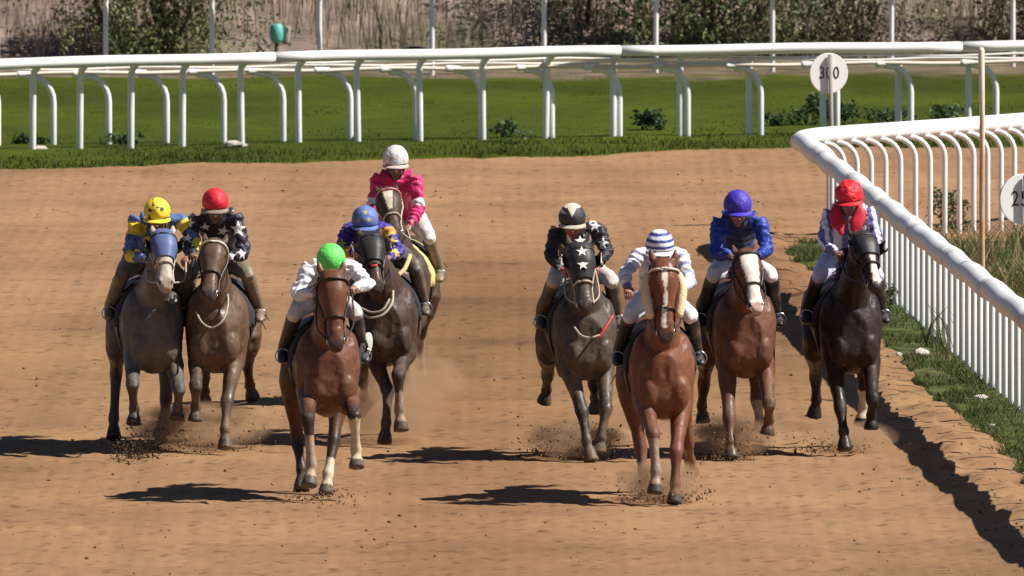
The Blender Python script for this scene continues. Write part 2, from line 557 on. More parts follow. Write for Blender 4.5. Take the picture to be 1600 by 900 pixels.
# grass verge round the inner rail
ds = np.linspace(146, VERGE_END + 0.6, 420); us = np.linspace(0, 1, 130) ** 1.8
U3, D3 = np.meshgrid(us, ds)
el = verge_left(ds)[:, None] - 0.08
X3 = el + (17 - el) * U3
P = np.stack([X3.ravel(), D3.ravel(), X3.ravel() * 0], 1)
Z3 = 0.025 - 0.10 * np.clip(1 - U3.ravel() * 120, 0, 1) + fbm(P * (2.2, 0.9, 1), 3, 301) * 0.02
Z3 -= np.clip((D3.ravel() - VERGE_END + 0.1) / 0.7, 0, 1) * 0.2
bare = np.clip(fbm(P * (1.3, 0.5, 1), 4, 305) * 1.6 + np.clip((P[:, 0] - edge.mean() - 1.4) / 2.5, -0.5, 0.9), 0, 1)[:, None]
bare *= np.clip((P[:, 1:2] - 195) / 25, 0.25, 1)
c3 = np.array([0.062, 0.078, 0.022]) * (1 + 0.45 * fbm(P * (9, 4, 1), 3, 311)).clip(.3, 2)[:, None] * (1 - bare) + np.array([0.21, 0.14, 0.085]) * bare
tag(link('grass_verge', grid_mesh('grass_verge', X3, D3, Z3.reshape(X3.shape), c3), M_GRASSGROUND), kind='structure')

# hills far beyond the brush
xs4 = np.linspace(-420, 420, 90); ys4 = np.linspace(330, 1500, 50)
X4, Y4 = np.meshgrid(xs4, ys4)
P = np.stack([X4.ravel(), Y4.ravel(), X4.ravel() * 0], 1)
Z4 = -0.4 + np.clip((Y4.ravel() - 330) / 700, 0, 1) ** 1.3 * 60 * (1 + 0.5 * fbm(P * 0.006, 3, 401))
c4 = np.array([0.09, 0.095, 0.05]) * (1 + 0.35 * fbm(P * 0.03, 4, 405))[:, None]
tag(link('hills', grid_mesh('hills', X4, Y4, Z4.reshape(X4.shape), c4), M_GRASSGROUND), kind='structure')

def blades(name, pos, h, w, lean, col, seg=2, mat=None, **tags):
    """many thin grass blades or stalks as one ground-cover mesh"""
    n = len(pos)
    a = RNG.uniform(0, 2 * math.pi, n)
    face = np.stack([np.cos(a), np.sin(a) * 0.4, a * 0], 1)
    la = RNG.uniform(0, 2 * math.pi, n)
    ln = np.stack([np.cos(la), np.sin(la), la * 0], 1) * (lean * h)[:, None]
    up = np.array([0, 0, 1.0])
    if seg == 1:
        v = np.stack([pos - face * w[:, None], pos + face * w[:, None], pos + up * h[:, None] + ln], 1).reshape(-1, 3)
        f = np.arange(n * 3).reshape(n, 3)
        c = np.repeat(col, 3, 0)
    else:
        midp = pos + up * (h * 0.55)[:, None] + ln * 0.3
        top = pos + up * h[:, None] + ln
        v = np.stack([pos - face * w[:, None], pos + face * w[:, None], midp + face * (w * 0.8)[:, None], midp - face * (w * 0.8)[:, None],
                      top + face * (w * 0.25)[:, None], top - face * (w * 0.25)[:, None]], 1).reshape(-1, 3)
        b = np.arange(n)[:, None] * 6
        f = np.concatenate([b + [0, 1, 2, 3], b + [3, 2, 4, 5]], 0)
        c = np.repeat(col, 6, 0)
    o = link(name, np_mesh(name, v, f, c), mat or M_GRASS)
    return tag(o, **tags)

# turf blades
n = 52000
gx = RNG.uniform(-11, 12, n); fe = far_edge(gx)
gy = fe + (286 - fe) * RNG.uniform(0, 1, n) ** 1.5 + 0.02
pos = np.stack([gx, gy, gx * 0], 1)
near = np.exp(-((gy - fe) / 5.5))
h = (0.018 + 0.10 * near * RNG.uniform(0.1, 1, n) ** 2 + 0.012 * RNG.uniform(0, 1, n))
col = np.array([0.048, 0.067, 0.005])[None] * (1 + 0.18 * RNG.normal(0, 1, n)).clip(0.4, 1.7)[:, None]
dr = (RNG.uniform(0, 1, n) < 0.10 + 0.10 * near)
col[dr] = np.array([0.16, 0.14, 0.06]) * RNG.uniform(0.6, 1.2, (dr.sum(), 1))
dk = (fbm(pos * (0.8, 0.8, 1), 3, 777) > 0.25) & (near > 0.35)
col[dk] *= (0.55, 0.7, 0.7)
blades('grass', pos, h, np.full(n, 0.011), np.full(n, 0.5), col, 1, label='short green grass of the turf beyond the outer white rail', cat='grass', kind='stuff')
# verge blades by the inner rail
n = 120000
gy = RNG.uniform(158, VERGE_END - 0.1, n); e = verge_left(gy)
gx = e + RNG.exponential(1.1, n)
pos = np.stack([gx, gy, gx * 0], 1)
keep = (fbm(pos * (1.5, 0.7, 1), 3, 821) > -0.55 + np.clip((gx - e - 1.2) * 0.12, 0, 0.4)) & (gx < 12)
pos = pos[keep]; n = len(pos)
h = 0.025 + 0.075 * RNG.uniform(0, 1, n) ** 3
col = np.array([0.064, 0.088, 0.02])[None] * (1 + 0.28 * RNG.normal(0, 1, n)).clip(0.4, 1.8)[:, None]
dr = RNG.uniform(0, 1, n) < 0.16
col[dr] = np.array([0.20, 0.16, 0.08]) * RNG.uniform(0.6, 1.2, (dr.sum(), 1))
blades('verge_grass', pos, h, np.full(n, 0.009), np.full(n, 0.7), col, 1, label='tufty green grass along the foot of the inner white rail', cat='grass', kind='stuff')
# taller dry weeds under the bend of the inner rail
n = 5200
c = RNG.choice(26, n)
cx = RNG.uniform(4.2, 7.5, 26); cy = RNG.uniform(196, 229, 26)
pos = np.stack([cx[c] + RNG.normal(0, 0.22, n), cy[c] + RNG.normal(0, 0.8, n), np.zeros(n)], 1)
pos[:, 1] = np.minimum(pos[:, 1], VERGE_END - 0.3)
h = RNG.uniform(0.10, 0.48, n)
col = np.where(RNG.uniform(0, 1, (n, 1)) < 0.45, np.array([[0.30, 0.22, 0.10]]), np.array([[0.10, 0.14, 0.045]])) * RNG.uniform(0.6, 1.3, (n, 1))
blades('weeds', pos, h, np.full(n, 0.009), np.full(n, 0.6), col, 2, label='straggly green and straw coloured weeds inside the inner rail', cat='weeds', kind='stuff')

# earth slope added behind everything so the dry brush on it catches sun
def added_bank_z(x, y):
    q = np.stack([np.asarray(x, float) * 0.6, np.asarray(y, float) * 0.6, np.zeros_like(np.asarray(x, float))], 1)
    return np.clip((np.asarray(y) - 292.0) / 5.5, 0, 1) * (2.6 + 0.25 * fbm(q, 3, 931)) - 0.03
xs5 = np.linspace(-34, 36, 1100); ys5 = 291.4 + 38.6 * np.linspace(0, 1, 90) ** 1.6
X5, Y5 = np.meshgrid(xs5, ys5)
Z5 = added_bank_z(X5.ravel(), Y5.ravel()) + fbm(np.stack([X5.ravel() * 2, Y5.ravel() * 2, X5.ravel() * 0], 1), 3, 935) * 0.06 - np.clip((Y5.ravel() - 310) / 20, 0, 1) * 3
P = np.stack([X5.ravel(), Y5.ravel(), X5.ravel() * 0], 1)
vs_ = fbm(P * (5.5, 0.5, 1), 4, 939); bl_ = fbm(P * (0.5, 0.5, 1), 3, 937)
c5 = np.array([0.235, 0.180, 0.150]) * (1 + 0.28 * vs_ + 0.25 * bl_).clip(.35, 1.8)[:, None]
gp = np.clip(fbm(P * (0.45, 0.35, 1), 3, 943) * 2 - .3, 0, 1)[:, None] * .7
c5 = c5 * (1 - gp) + np.array([0.10, 0.105, 0.055]) * gp
tag(link('added_bank', grid_mesh('added_bank', X5, Y5, Z5.reshape(X5.shape), c5), M_GRASSGROUND), kind='structure')
n = 9500
gx = RNG.uniform(-13, 14, n); gy = 292.2 + RNG.uniform(0, 1, n) ** 1.3 * 6 + 0.4 * np.sin(gx * 1.3)
pos = np.stack([gx, gy, added_bank_z(gx, gy)], 1)
dn = fbm(np.stack([gx * 0.7, gy * 0.5, gx * 0], 1), 3, 901)
h = (0.45 + 0.6 * RNG.uniform(0, 1, n) ** 2 + 0.3 * dn).clip(0.15, 2) * (1 + 0.5 * (gy > 294))
col = np.array([0.46, 0.35, 0.29])[None] * (1 + 0.14 * RNG.normal(0, 1, n)).clip(0.4, 1.8)[:, None] * (1 + 0.30 * dn)[:, None]
g = (fbm(np.stack([gx * 0.5, gy * 0 + 4, gx * 0], 1), 2, 911) > 0.3) & (RNG.uniform(0, 1, n) < 0.5)
col[g] = np.array([0.13, 0.13, 0.06]) * RNG.uniform(0.6, 1.3, (g.sum(), 1))
blades('dry_brush', pos, h, RNG.uniform(0.004, 0.010, n), RNG.uniform(0.05, 0.45, n), col, 2, M_BRUSH,
       label='tall brown dry reeds and brush behind the farthest white fence', cat='brush', kind='stuff')

def shrub(name, x, y, rx, ry, h, nleaf, col, label, group, leaf=0.05, var=0.3):
    e = empty(name, (x, y, 0), label, 'shrub', group)
    st = MB()
    tips = []
    for k in range(max(4, int(7 * min(1, h)))):
        a = RNG.uniform(0, 2 * math.pi); q = RNG.uniform(0.2, 0.75)
        tip = np.array([math.cos(a) * rx * q, math.sin(a) * ry * q, h * RNG.uniform(0.5, 0.85)])
        midp = tip * (0.45, 0.45, 0.5) + RNG.normal(0, 0.03, 3) * h
        st.chain([(0, 0, -0.03), midp, tip], [0.014 * h + 0.004, 0.010 * h + 0.003, 0.004 * h + 0.002], n=6)
        tips.append(tip)
    st.obj('stem', M_BARK, e)
    big = h > 1.2
    if big: nleaf = int(nleaf * 3.4)
    # leaf clumps spread round the limbs
    nc = max(10, nleaf // 40)
    tips = np.array(tips)
    cc = tips[RNG.integers(0, len(tips), nc)] + RNG.normal(0, 1, (nc, 3)) * (rx * 0.35, ry * 0.35, h * 0.2)
    if big: cc = RNG.normal(0, 1, (nc, 3)) * (rx * .62, ry * .6, 0) + np.stack([np.zeros(nc), np.zeros(nc), h * RNG.uniform(.05, 1.0, nc)], 1)
    cc[:, 2] = np.clip(cc[:, 2], h * 0.08, h * 0.98)
    ci = RNG.integers(0, nc, nleaf)
    p = cc[ci] + RNG.normal(0, 1, (nleaf, 3)) * (0.10 * rx + 0.03, 0.10 * ry + 0.03, 0.07 * h + 0.02)
    p[:, 2] = np.maximum(p[:, 2], 0.02)
    d1 = nz(RNG.normal(0, 1, (nleaf, 3))); d2 = nz(np.cross(d1, RNG.normal(0, 1, (nleaf, 3))))
    s = leaf * (.6 if big else 1) * RNG.uniform(0.5, 1.3, (nleaf, 1))
    v = np.stack([p - d1 * s, p + d2 * s * 0.45, p + d1 * s, p - d2 * s * 0.45], 1).reshape(-1, 3)
    f = np.arange(nleaf * 4).reshape(-1, 4)
    cl = np.array(col)[None] * (1.55 if big else 1.0) * (1 + var * RNG.normal(0, 1, (nleaf, 1))).clip(0.35, 1.8) * (1 + 0.3 * RNG.normal(0, 1, (nc, 1)))[ci].clip(0.4, 1.7)
    link('foliage', np_mesh('foliage', v, f, np.repeat(cl, 4, 0)), M_LEAF, e)
    return e

GB = 'green bushes growing through the dry brush'
shrub('bush', -4.9, 292.0, 1.0, 0.7, 2.3, 2600, (0.085, 0.10, 0.04), 'dark olive bush in the brush behind the red capped rider', GB, 0.07)
shrub('bush', -5.7, 291.6, 0.5, 0.5, 2.0, 1300, (0.10, 0.12, 0.045), 'slim green bush beside a post of the farthest fence, above the yellow cap', GB, 0.06)
shrub('bush', 1.0, 293.0, 0.8, 0.8, 2.4, 1600, (0.06, 0.07, 0.035), 'dark ragged bush hanging over the reeds above the black cap', GB, 0.07)
shrub('bush', 2.75, 292.0, 1.0, 0.7, 2.5, 2800, (0.10, 0.125, 0.05), 'bright olive bush above the striped cap rider', GB, 0.07)
shrub('bush', 3.9, 292.2, 0.8, 0.7, 2.2, 2200, (0.095, 0.105, 0.05), 'olive bush behind the 300 marker', GB, 0.07)
shrub('bush', 5.0, 292.4, 0.7, 0.6, 2.0, 1700, (0.09, 0.085, 0.055), 'brownish green bush between the 300 marker and the rusty pole', GB, 0.06)
shrub('bush', 7.6, 292.4, 0.9, 0.6, 2.0, 1900, (0.11, 0.10, 0.06), 'pale olive bush at the far end of the brush', GB, 0.07)
shrub('bush', -8.6, 292.4, 1.0, 0.6, 2.2, 1700, (0.085, 0.09, 0.05), 'dull green bush at the near end of the brush', GB, 0.07)
WD = 'leafy weeds at the foot of the outer rails'
for (px, py, w_, h_, nl, lb) in ((1030, 205, 0.22, 0.28, 420, 'dark leafy weed clump below the outer rail, behind the striped cap'),
                                 (1272, 197, 0.28, 0.36, 520, 'dark leafy weed clump on the turf behind the 300 marker post'),
                                 (1318, 196, 0.14, 0.26, 240, 'small dark weed clump just past the 300 marker post'),
                                 (1215, 198, 0.18, 0.18, 240, 'low green weed clump on the turf before the 300 marker'),
                                 (1385, 196, 0.3, 0.18, 300, 'low spreading weeds on the turf under the white arched posts'),
                                 (785, 222, 0.18, 0.22, 200, 'thin grey green weeds at the outer rail between pink and black riders'),
                                 (1480, 192, 0.3, 0.2, 300, 'wide low weeds beside the rusty pole'),
                                 (45, 226, 0.25, 0.10, 200, 'flat weeds at the foot of the first arched posts'),
                                 (195, 226, 0.25, 0.10, 200, 'flat dark weeds under the second bay of arched posts')):
    x, y = gpt(px, py)
    shrub('weed_clump', x, y, w_, w_ * 1.3, h_, nl, (0.05, 0.085, 0.03), lb, WD, 0.045)
for (px, py, w_, h_, nl, lb) in ((1392, 478, 0.16, 0.20, 260, 'dark weed tuft at the rail posts beside the last dark horse'),
                                 (1500, 360, 0.35, 0.42, 520, 'dry weed clump under the bend of the inner rail')):
    x, y = gpt(px, py)
    shrub('weed_clump', x, y, w_, w_ * 1.3, h_, nl, (0.10, 0.11, 0.045), lb, 'weeds at the inner rail', 0.035)

def stone(name, px, py, r, label, group, mat=M_STONE):
    x, y = gpt(px, py)
    m = MB(); m.ball((0, 0, 0), 1.0, nu=14, nv=9)
    v = np.array(m.v); v *= (1 + 0.28 * fbm(v * 1.7 + px, 3, int(px)))[:, None]
    v *= r
    v[:, 2] = np.maximum(v[:, 2], -r[2] * 0.4)
    m.v = [tuple(q) for q in v]
    o = m.obj(name, mat, smooth=False)
    o.location = (x, y, r[2] * 0.35 + 0.015)
    return tag(o, label, 'stone', group)
ST = 'pale stones in the grass'
stone('stone', 1440, 558, np.array([0.075, 0.11, 0.05]), 'flat pale stone in grass beside the inner rail posts, behind the dark horse', ST)
stone('stone', 1532, 628, np.array([0.085, 0.10, 0.04]), 'low grey stone in grass near the end of the inner rail', ST)
stone('stone', 1404, 558, np.array([0.05, 0.07, 0.025]), 'small pale pebble on the edge of grass and dirt', ST)
stone('stone', 1550, 672, np.array([0.04, 0.05, 0.03]), 'little pale pebble on the grass closest to the shadow stripe', ST)
stone('stone', 366, 231, np.array([0.14, 0.14, 0.06]), 'broken pale stone at the outer rail above the red cap', ST)
stone('stone', 62, 236, np.array([0.10, 0.08, 0.04]), 'bright white stone at the foot of a rail post above the yellow cap', ST)

# teal drum and dark tarp in the brush
e = empty('drum', tuple(px2w(432, 92, 291.3) * (1, 1, 0)), 'small teal plastic drum half hidden in the dry brush', 'drum')
m = MB(); m.chain([(0, 0, 0.26), (0, 0, 0.30), (0, 0, 0.38), (0, 0, 0.49), (0, 0, 0.53)], [0.07, 0.09, 0.10, 0.09, 0.06], n=20, dome=False); m.obj('drum_body', M_TEAL, e)
m = MB(); m.chain([(0, 0, 0.0), (0, 0, 0.3)], [0.03, 0.03], n=8); m.obj('drum_leg', M_BARK, e)
m = MB(); m.chain([(0.13, 0.1, 0.28), (0.15, 0.1, 0.45)], [0.06, 0.05], n=10); m.obj('drum_pump', M_GREYPOST, e)
m = MB()
xx = np.linspace(-0.75, 0.75, 24); zz = np.linspace(0, 1, 8)
v = [(a, b * 0.5, (0.17 + 0.08 * math.sin(a * 5)) * math.sqrt(max(0, 1 - (a / 0.78) ** 2)) * (1 - (b - 0.2) ** 2)) for b in zz for a in xx]
m.add(v, [(j * 24 + i, j * 24 + i + 1, (j + 1) * 24 + i + 1, (j + 1) * 24 + i) for j in range(7) for i in range(23)])
o = m.obj('tarp', M_DARKBOARD); o.location = tuple(px2w(620, 90, 290.8) * (1, 1, 0)); tag(o, 'dark heap of sheeting lying at the foot of the brush', 'tarp')

# ------------------------------------------------------------------ fences
def gooseneck(m, base, arm, h, length, r, n=10):
    base = np.asarray(base, float); a = np.array([arm[0], arm[1], 0.0]); a = a / np.linalg.norm(a)
    pts = [base, base + (0, 0, h * 0.5), base + (0, 0, h - length * 0.95)]
    for k in range(1, 7):
        t = k / 6 * math.pi / 2
        pts.append(base + np.array([0, 0, h - length * 0.95 + math.sin(t) * length * 0.9]) + a * (1 - math.cos(t)) * length * 0.85)
    pts.append(base + np.array([0, 0, h - length * 0.03]) + a * length)
    m.chain(pts, [r] * len(pts), ref=(-a[1], a[0], 0), n=n)

def path_at(pts, s):
    pts = np.asarray(pts, float)
    seg = np.linalg.norm(np.diff(pts, axis=0), axis=1)
    cs = np.concatenate([[0], np.cumsum(seg)])
    return np.array([np.interp(s, cs, pts[:, i]) for i in range(pts.shape[1])]), cs[-1]

# inner rail: home straight plus the turn
DC = 227.8
def rail_x(d):
    return 3.217 + (DC - d) / 37.6 * 1.243
e = empty('inner_rail', (4.6, 188, 0), 'thick white running rail on close set arched posts, turning sharply beside the 300 marker', 'fence')
off = (-4.6, -188, 0)
RZ = 1.2
knots = [146.0] + [190.2 + (1560 - 1560)] + []
seg_len = 6.4
d = 148.0
joints = []
d0 = 190.3
while d0 > 148: d0 -= seg_len
while d0 < DC - 1:
    joints.append(d0); d0 += seg_len
for k, a in enumerate(joints):
    b = min(a + seg_len - 0.03, DC - 0.05)
    m = MB()
    tt = np.linspace(a, b, 9)
    pts = [(rail_x(q), q, RZ + 0.012 * math.sin(q * 1.7)) for q in tt]
    m.chain(pts, [(0.116, 0.108)] * 9, n=20, dome=False)
    m.obj('rail', M_WHITE, e, off=off)
    m = MB(); m.chain([(rail_x(b - 0.12), b - 0.12, RZ + 0.012 * math.sin(b * 1.7)), (rail_x(b + 0.12), b + 0.12, RZ + 0.012 * math.sin(b * 1.7))], [(0.1175, 0.1095)] * 2, n=20, dome=False)
    m.obj('collar', M_WHITEOLD, e, off=off)
turn = [(3.217, DC), (3.24, DC + 0.7), (3.42, DC + 1.5), (3.8, DC + 2.3), (4.4, DC + 3.4), (5.2, DC + 4.9), (6.2, DC + 7.0), (7.6, DC + 10.2), (9.5, DC + 15)]
turn = catmull(np.array(turn), 6)
m = MB(); m.chain([(p[0], p[1], RZ) for p in turn], [(0.085, 0.095)] * len(turn), n=16)
m.obj('rail', M_WHITE, e, off=off)
d = 166.2
while d < DC:
    m = MB(); gooseneck(m, (rail_x(d) + 0.31, d, -0.05), (-1, -0.1), RZ - 0.02, 0.31, 0.028)
    m.obj('post', M_WHITEOLD if int(d * 7) % 5 == 0 else M_WHITE, e, off=off); d += 1.05
_, tl = path_at(turn, 0)
s = 0.9
while s < 9.0:
    p, _ = path_at(turn, s); q, _ = path_at(turn, s + 0.05)
    t = nz(q - p); nrm = np.array([t[1], -t[0]])
    m = MB(); gooseneck(m, (p[0] + 0.27, p[1] + 0.03, -0.05), (-1, -0.12), RZ - 0.02, 0.27, 0.03)
    m.obj('post', M_WHITE, e, off=off); s += 0.36

# outer rails: two lines of arched posts and a farther fence
def rail_line(pxs, pys, z):
    out = []
    for px, py in zip(pxs, pys):
        s = (py - YH) / (HC - z)
        out.append(((px - 800) / s, F / s))
    return out
ra = rail_line((-700, -300, 0, 300, 600, 900, 1200, 1600, 2000, 2500), (118, 108, 99.5, 92, 85.5, 80, 76, 71.5, 67, 62), 1.12)
rax = [p[0] for p in ra]; ray = [p[1] for p in ra]
e = empty('outer_rail', (0, 259, 0), 'thick white running rail on straight looking posts along the far edge of the dirt', 'fence')
off = (0, -259, 0)
xs_ = np.linspace(rax[0], rax[-1], 60)
rp = np.stack([xs_, np.interp(xs_, rax, ray), np.full(60, 1.12) + 0.006 * np.sin(xs_ * 2.1)], 1)
for a in range(0, 59, 10):
    m = MB(); m.chain(rp[a:min(a + 11, 60)], [0.070] * len(rp[a:min(a + 11, 60)]), ref=(0, 0, 1), n=16, dome=False); m.obj('rail', M_WHITE, e, off=off)
apx = [-235, -165, -95, -20 - 40, 5, 68, 140, 218, 297, 386, 475, 566, 664, 763, 865, 970, 1075, 1185, 1300, 1423, 1535, 1650, 1770, 1890]
for px in apx:
    x = (px - 800) / 123.5
    y = np.interp(x, rax, ray)
    m = MB(); jx = RNG.normal(0, .012)
    m.chain([(x - 0.08 + jx, y + 0.22, -0.05), (x - 0.08 + jx * .5, y + 0.22, 0.5), (x - 0.08, y + 0.22, 0.93), (x - 0.06, y + 0.18, 1.01), (x, y + 0.03, 1.09)], [0.043] * 5, ref=(1, 0, 0), n=12)
    m.obj('post', M_WHITE, e, off=off)

rb = rail_line((-700, -300, 0, 550, 1100, 1600, 2100), (128, 121, 115.5, 108, 101.5, 96, 91), 0.92)
rbx = [p[0] for p in rb]; rby = [p[1] for p in rb]
e = empty('middle_rail', (0, 262, 0), 'low white rail on curved arched posts with sagging cables, just behind the outer rail', 'fence')
off = (0, -262, 0)
xs_ = np.linspace(rbx[0], rbx[-1], 60)
for dz, r, mt in ((0.0, 0.026, M_CREAM), (0.055, 0.016, M_WHITEOLD), (0.10, 0.016, M_WHITEOLD)):
    rp = np.stack([xs_, np.interp(xs_, rbx, rby), 0.92 + dz + 0.012 * np.sin(xs_ * 3.1 + dz * 60)], 1)
    m = MB(); m.chain(rp, [r] * 60, ref=(0, 0, 1), n=10); m.obj('cable' if dz else 'rail', mt, e, off=off)
bpx = [-250, -165, -80, 5, 90, 175, 264, 352, 444, 548, 650, 752, 862, 968, 1075, 1190, 1310, 1427, 1562, 1690, 1810]
for px in bpx:
    x = (px - 800) / 122.5
    y = np.interp(x - 0.35, rbx, rby)
    m = MB(); gooseneck(m, (x, y + 0.25, -0.05), (-1, -0.6), 0.95, 0.38, 0.042); m.obj('post', M_WHITE, e, off=off)
    m = MB(); m.chain([(x - 0.43, y - 0.03, 0.915), (x - 0.28, y + 0.06, 0.925)], [0.045, 0.04], n=8); m.obj('clamp', M_WHITEOLD, e, off=off)

e = empty('far_fence', (0, 288, 0), 'tall thin white fence with wide spaced posts in front of the dry brush', 'fence')
off = (0, -288, 0)
fpx = [-345, -175, -5, 165, 331, 499, 675, 850, 1025, 1207, 1393, 1583, 1775, 1970]
fy = [118, 117, 116, 115, 116, 117, 118, 108, 117, 112, 110, 103, 98, 96]
fp = []
for px, py in zip(fpx, (121, 120, 119, 118, 118, 118, 118.5, 117, 116, 113, 110, 106, 101, 97)):
    x, y = gpt(px, py)
    fp.append((x, y))
    m = MB(); gooseneck(m, (x, y, -0.05), (0.2, -1), 1.20, 0.14, 0.036); m.obj('post', M_WHITE, e, off=off)
rp = [(p[0] + 0.03, p[1] - 0.14, 1.22) for p in fp]
m = MB(); m.chain(rp, [0.06] * len(rp), ref=(0, 0, 1), n=12, sub=3); m.obj('rail', M_WHITEOLD, e, off=off)

# ------------------------------------------------------------------ distance markers and the rusty pole
def text_mesh(body, size, squeeze):
    cu = bpy.data.curves.new('t', 'FONT'); cu.body = body; cu.size = size; cu.align_x = 'CENTER'; cu.align_y = 'CENTER'; cu.extrude = 0.001
    cu.space_character = 1.12
    o = bpy.data.objects.new('t', cu); COL.objects.link(o); o.scale = (squeeze, 1, 1)
    bpy.context.view_layer.update()
    me = bpy.data.meshes.new_from_object(o.evaluated_get(bpy.context.evaluated_depsgraph_get()))
    co = get_co(me); co = np.stack([co[:, 0] * squeeze, -co[:, 2] , co[:, 1]], 1); set_co(me, co)
    bpy.data.objects.remove(o); bpy.data.curves.remove(cu)
    return me
def marker(px, py, d, rad, body, label, topx):
    p = px2w(px, py, d)
    e = empty('distance_marker', (p[0], d, 0), label, 'sign', 'round white distance markers')
    e.rotation_euler = (0, 0, R(20))
    z = p[2]
    m = MB()
    a = np.linspace(0, 2 * math.pi, 49)[:-1]
    ring = lambda y, r: np.stack([np.cos(a) * r, np.full(48, y), z + np.sin(a) * r], 1)
    m.loft([ring(0.012, rad * 0.985), ring(0.010, rad), ring(-0.010, rad), ring(-0.012, rad * 0.985)])
    m.obj('disc', M_SIGN, e, smooth=False)
    me = text_mesh(body, rad * 0.84, 0.80)
    co = get_co(me); co += (0, -0.016, z); set_co(me, co)
    link('numerals', me, M_BLACK, e)
    m = MB(); m.chain([(0.025, -0.05, -0.05), (0.02, -0.05, z * 0.5), (0.0, -0.05, z + rad * 0.92)], [0.026] * 3, n=8, flat_end=True)
    m.obj('post', M_GREYPOST, e)
    return e
marker(1295, 114, F / 137.0, 0.232, '300', 'round white distance marker reading 300 behind the corner of the inner rail', 0)
marker(1600, 311, F / 165.0, 0.243, '250', 'round white distance marker showing a 2 at the picture edge above the inner rail', 0)
p = px2w(1535, 480, F / 150.0)
m = MB(); m.chain([(0, 0, -0.05), (0.0, 0, 1.0), (0.0, 0, 2.0), (-0.01, 0, 2.68)], [0.03, 0.029, 0.028, 0.034], n=10)
o = m.obj('pole', M_RUST); o.location = (p[0], p[1], 0)
tag(o, 'thin rusty orange pole with peeling white paint inside the inner rail', 'pole')

# ------------------------------------------------------------------ horses
def polystar(u, v, r):
    """inside test of a five pointed star of outer radius r"""
    a = np.arctan2(u, v); q = np.hypot(u, v)
    k = math.pi / 5
    b = np.abs(((a + k) % (2 * k)) - k)
    ri = r * 0.42
    # edge from the tip (angle 0, r) to the notch (angle k, ri)
    x, y = q * np.cos(b), q * np.sin(b)
    x1, y1 = ri * math.cos(k), ri * math.sin(k)
    return (x - r) * y1 - (x1 - r) * y < 0 if False else ((x1 - r) * (y - 0) - (y1 - 0) * (x - r)) > 0

class Frame:
    """photograph placement of one horse: pixel -> coordinates relative to its base"""
    def __init__(self, gy, chest, yaw):
        self.yaw = R(yaw); self.c, self.s = math.cos(self.yaw), math.sin(self.yaw)
        self.D = F * HC / (gy - YH) + 0.9
        sc = F / (self.D - 0.7)
        self.X = (chest - 800) / sc - 0.7 * self.s
    def P(self, px, py, u):
        d = self.D - u; s = F / d
        return np.array([(px - 800) / s - self.X, -u, HC - (py - YH) / s])
    def T(self, x, u, z):
        return np.array([x * self.c + u * self.s, x * self.s - u * self.c, z])

TORSO = [(u_, a_, b_ - (.06 if u_ > -.2 else .02), w_ * 1.05) for u_, a_, b_, w_ in [(-1.20, 1.37, 1.13, .07), (-1.13, 1.45, 1.02, .18), (-1.0, 1.52, .96, .255), (-.8, 1.565, .93, .285), (-.6, 1.565, .945, .28), (-.35, 1.525, .92, .265),
         (-.05, 1.50, .87, .28), (.2, 1.515, .82, .285), (.38, 1.555, .79, .265), (.52, 1.56, .775, .24), (.68, 1.49, .79, .225), (.80, 1.40, .85, .19), (.89, 1.30, .95, .11)]]
HEADST = [(t_, rx_ * 1.18, ry_ * 1.08, oy_) for t_, rx_, ry_, oy_ in [(-.06, .050, .060, -.01), (0, .078, .092, 0), (.10, .095, .122, -.005), (.20, .101, .132, -.005), (.30, .102, .126, 0), (.42, .082, .104, .005), (.55, .064, .084, .006),
          (.68, .056, .072, .005), (.80, .058, .066, 0), (.90, .060, .062, -.004), (.97, .050, .052, -.006), (1.02, .030, .034, -.008)]]

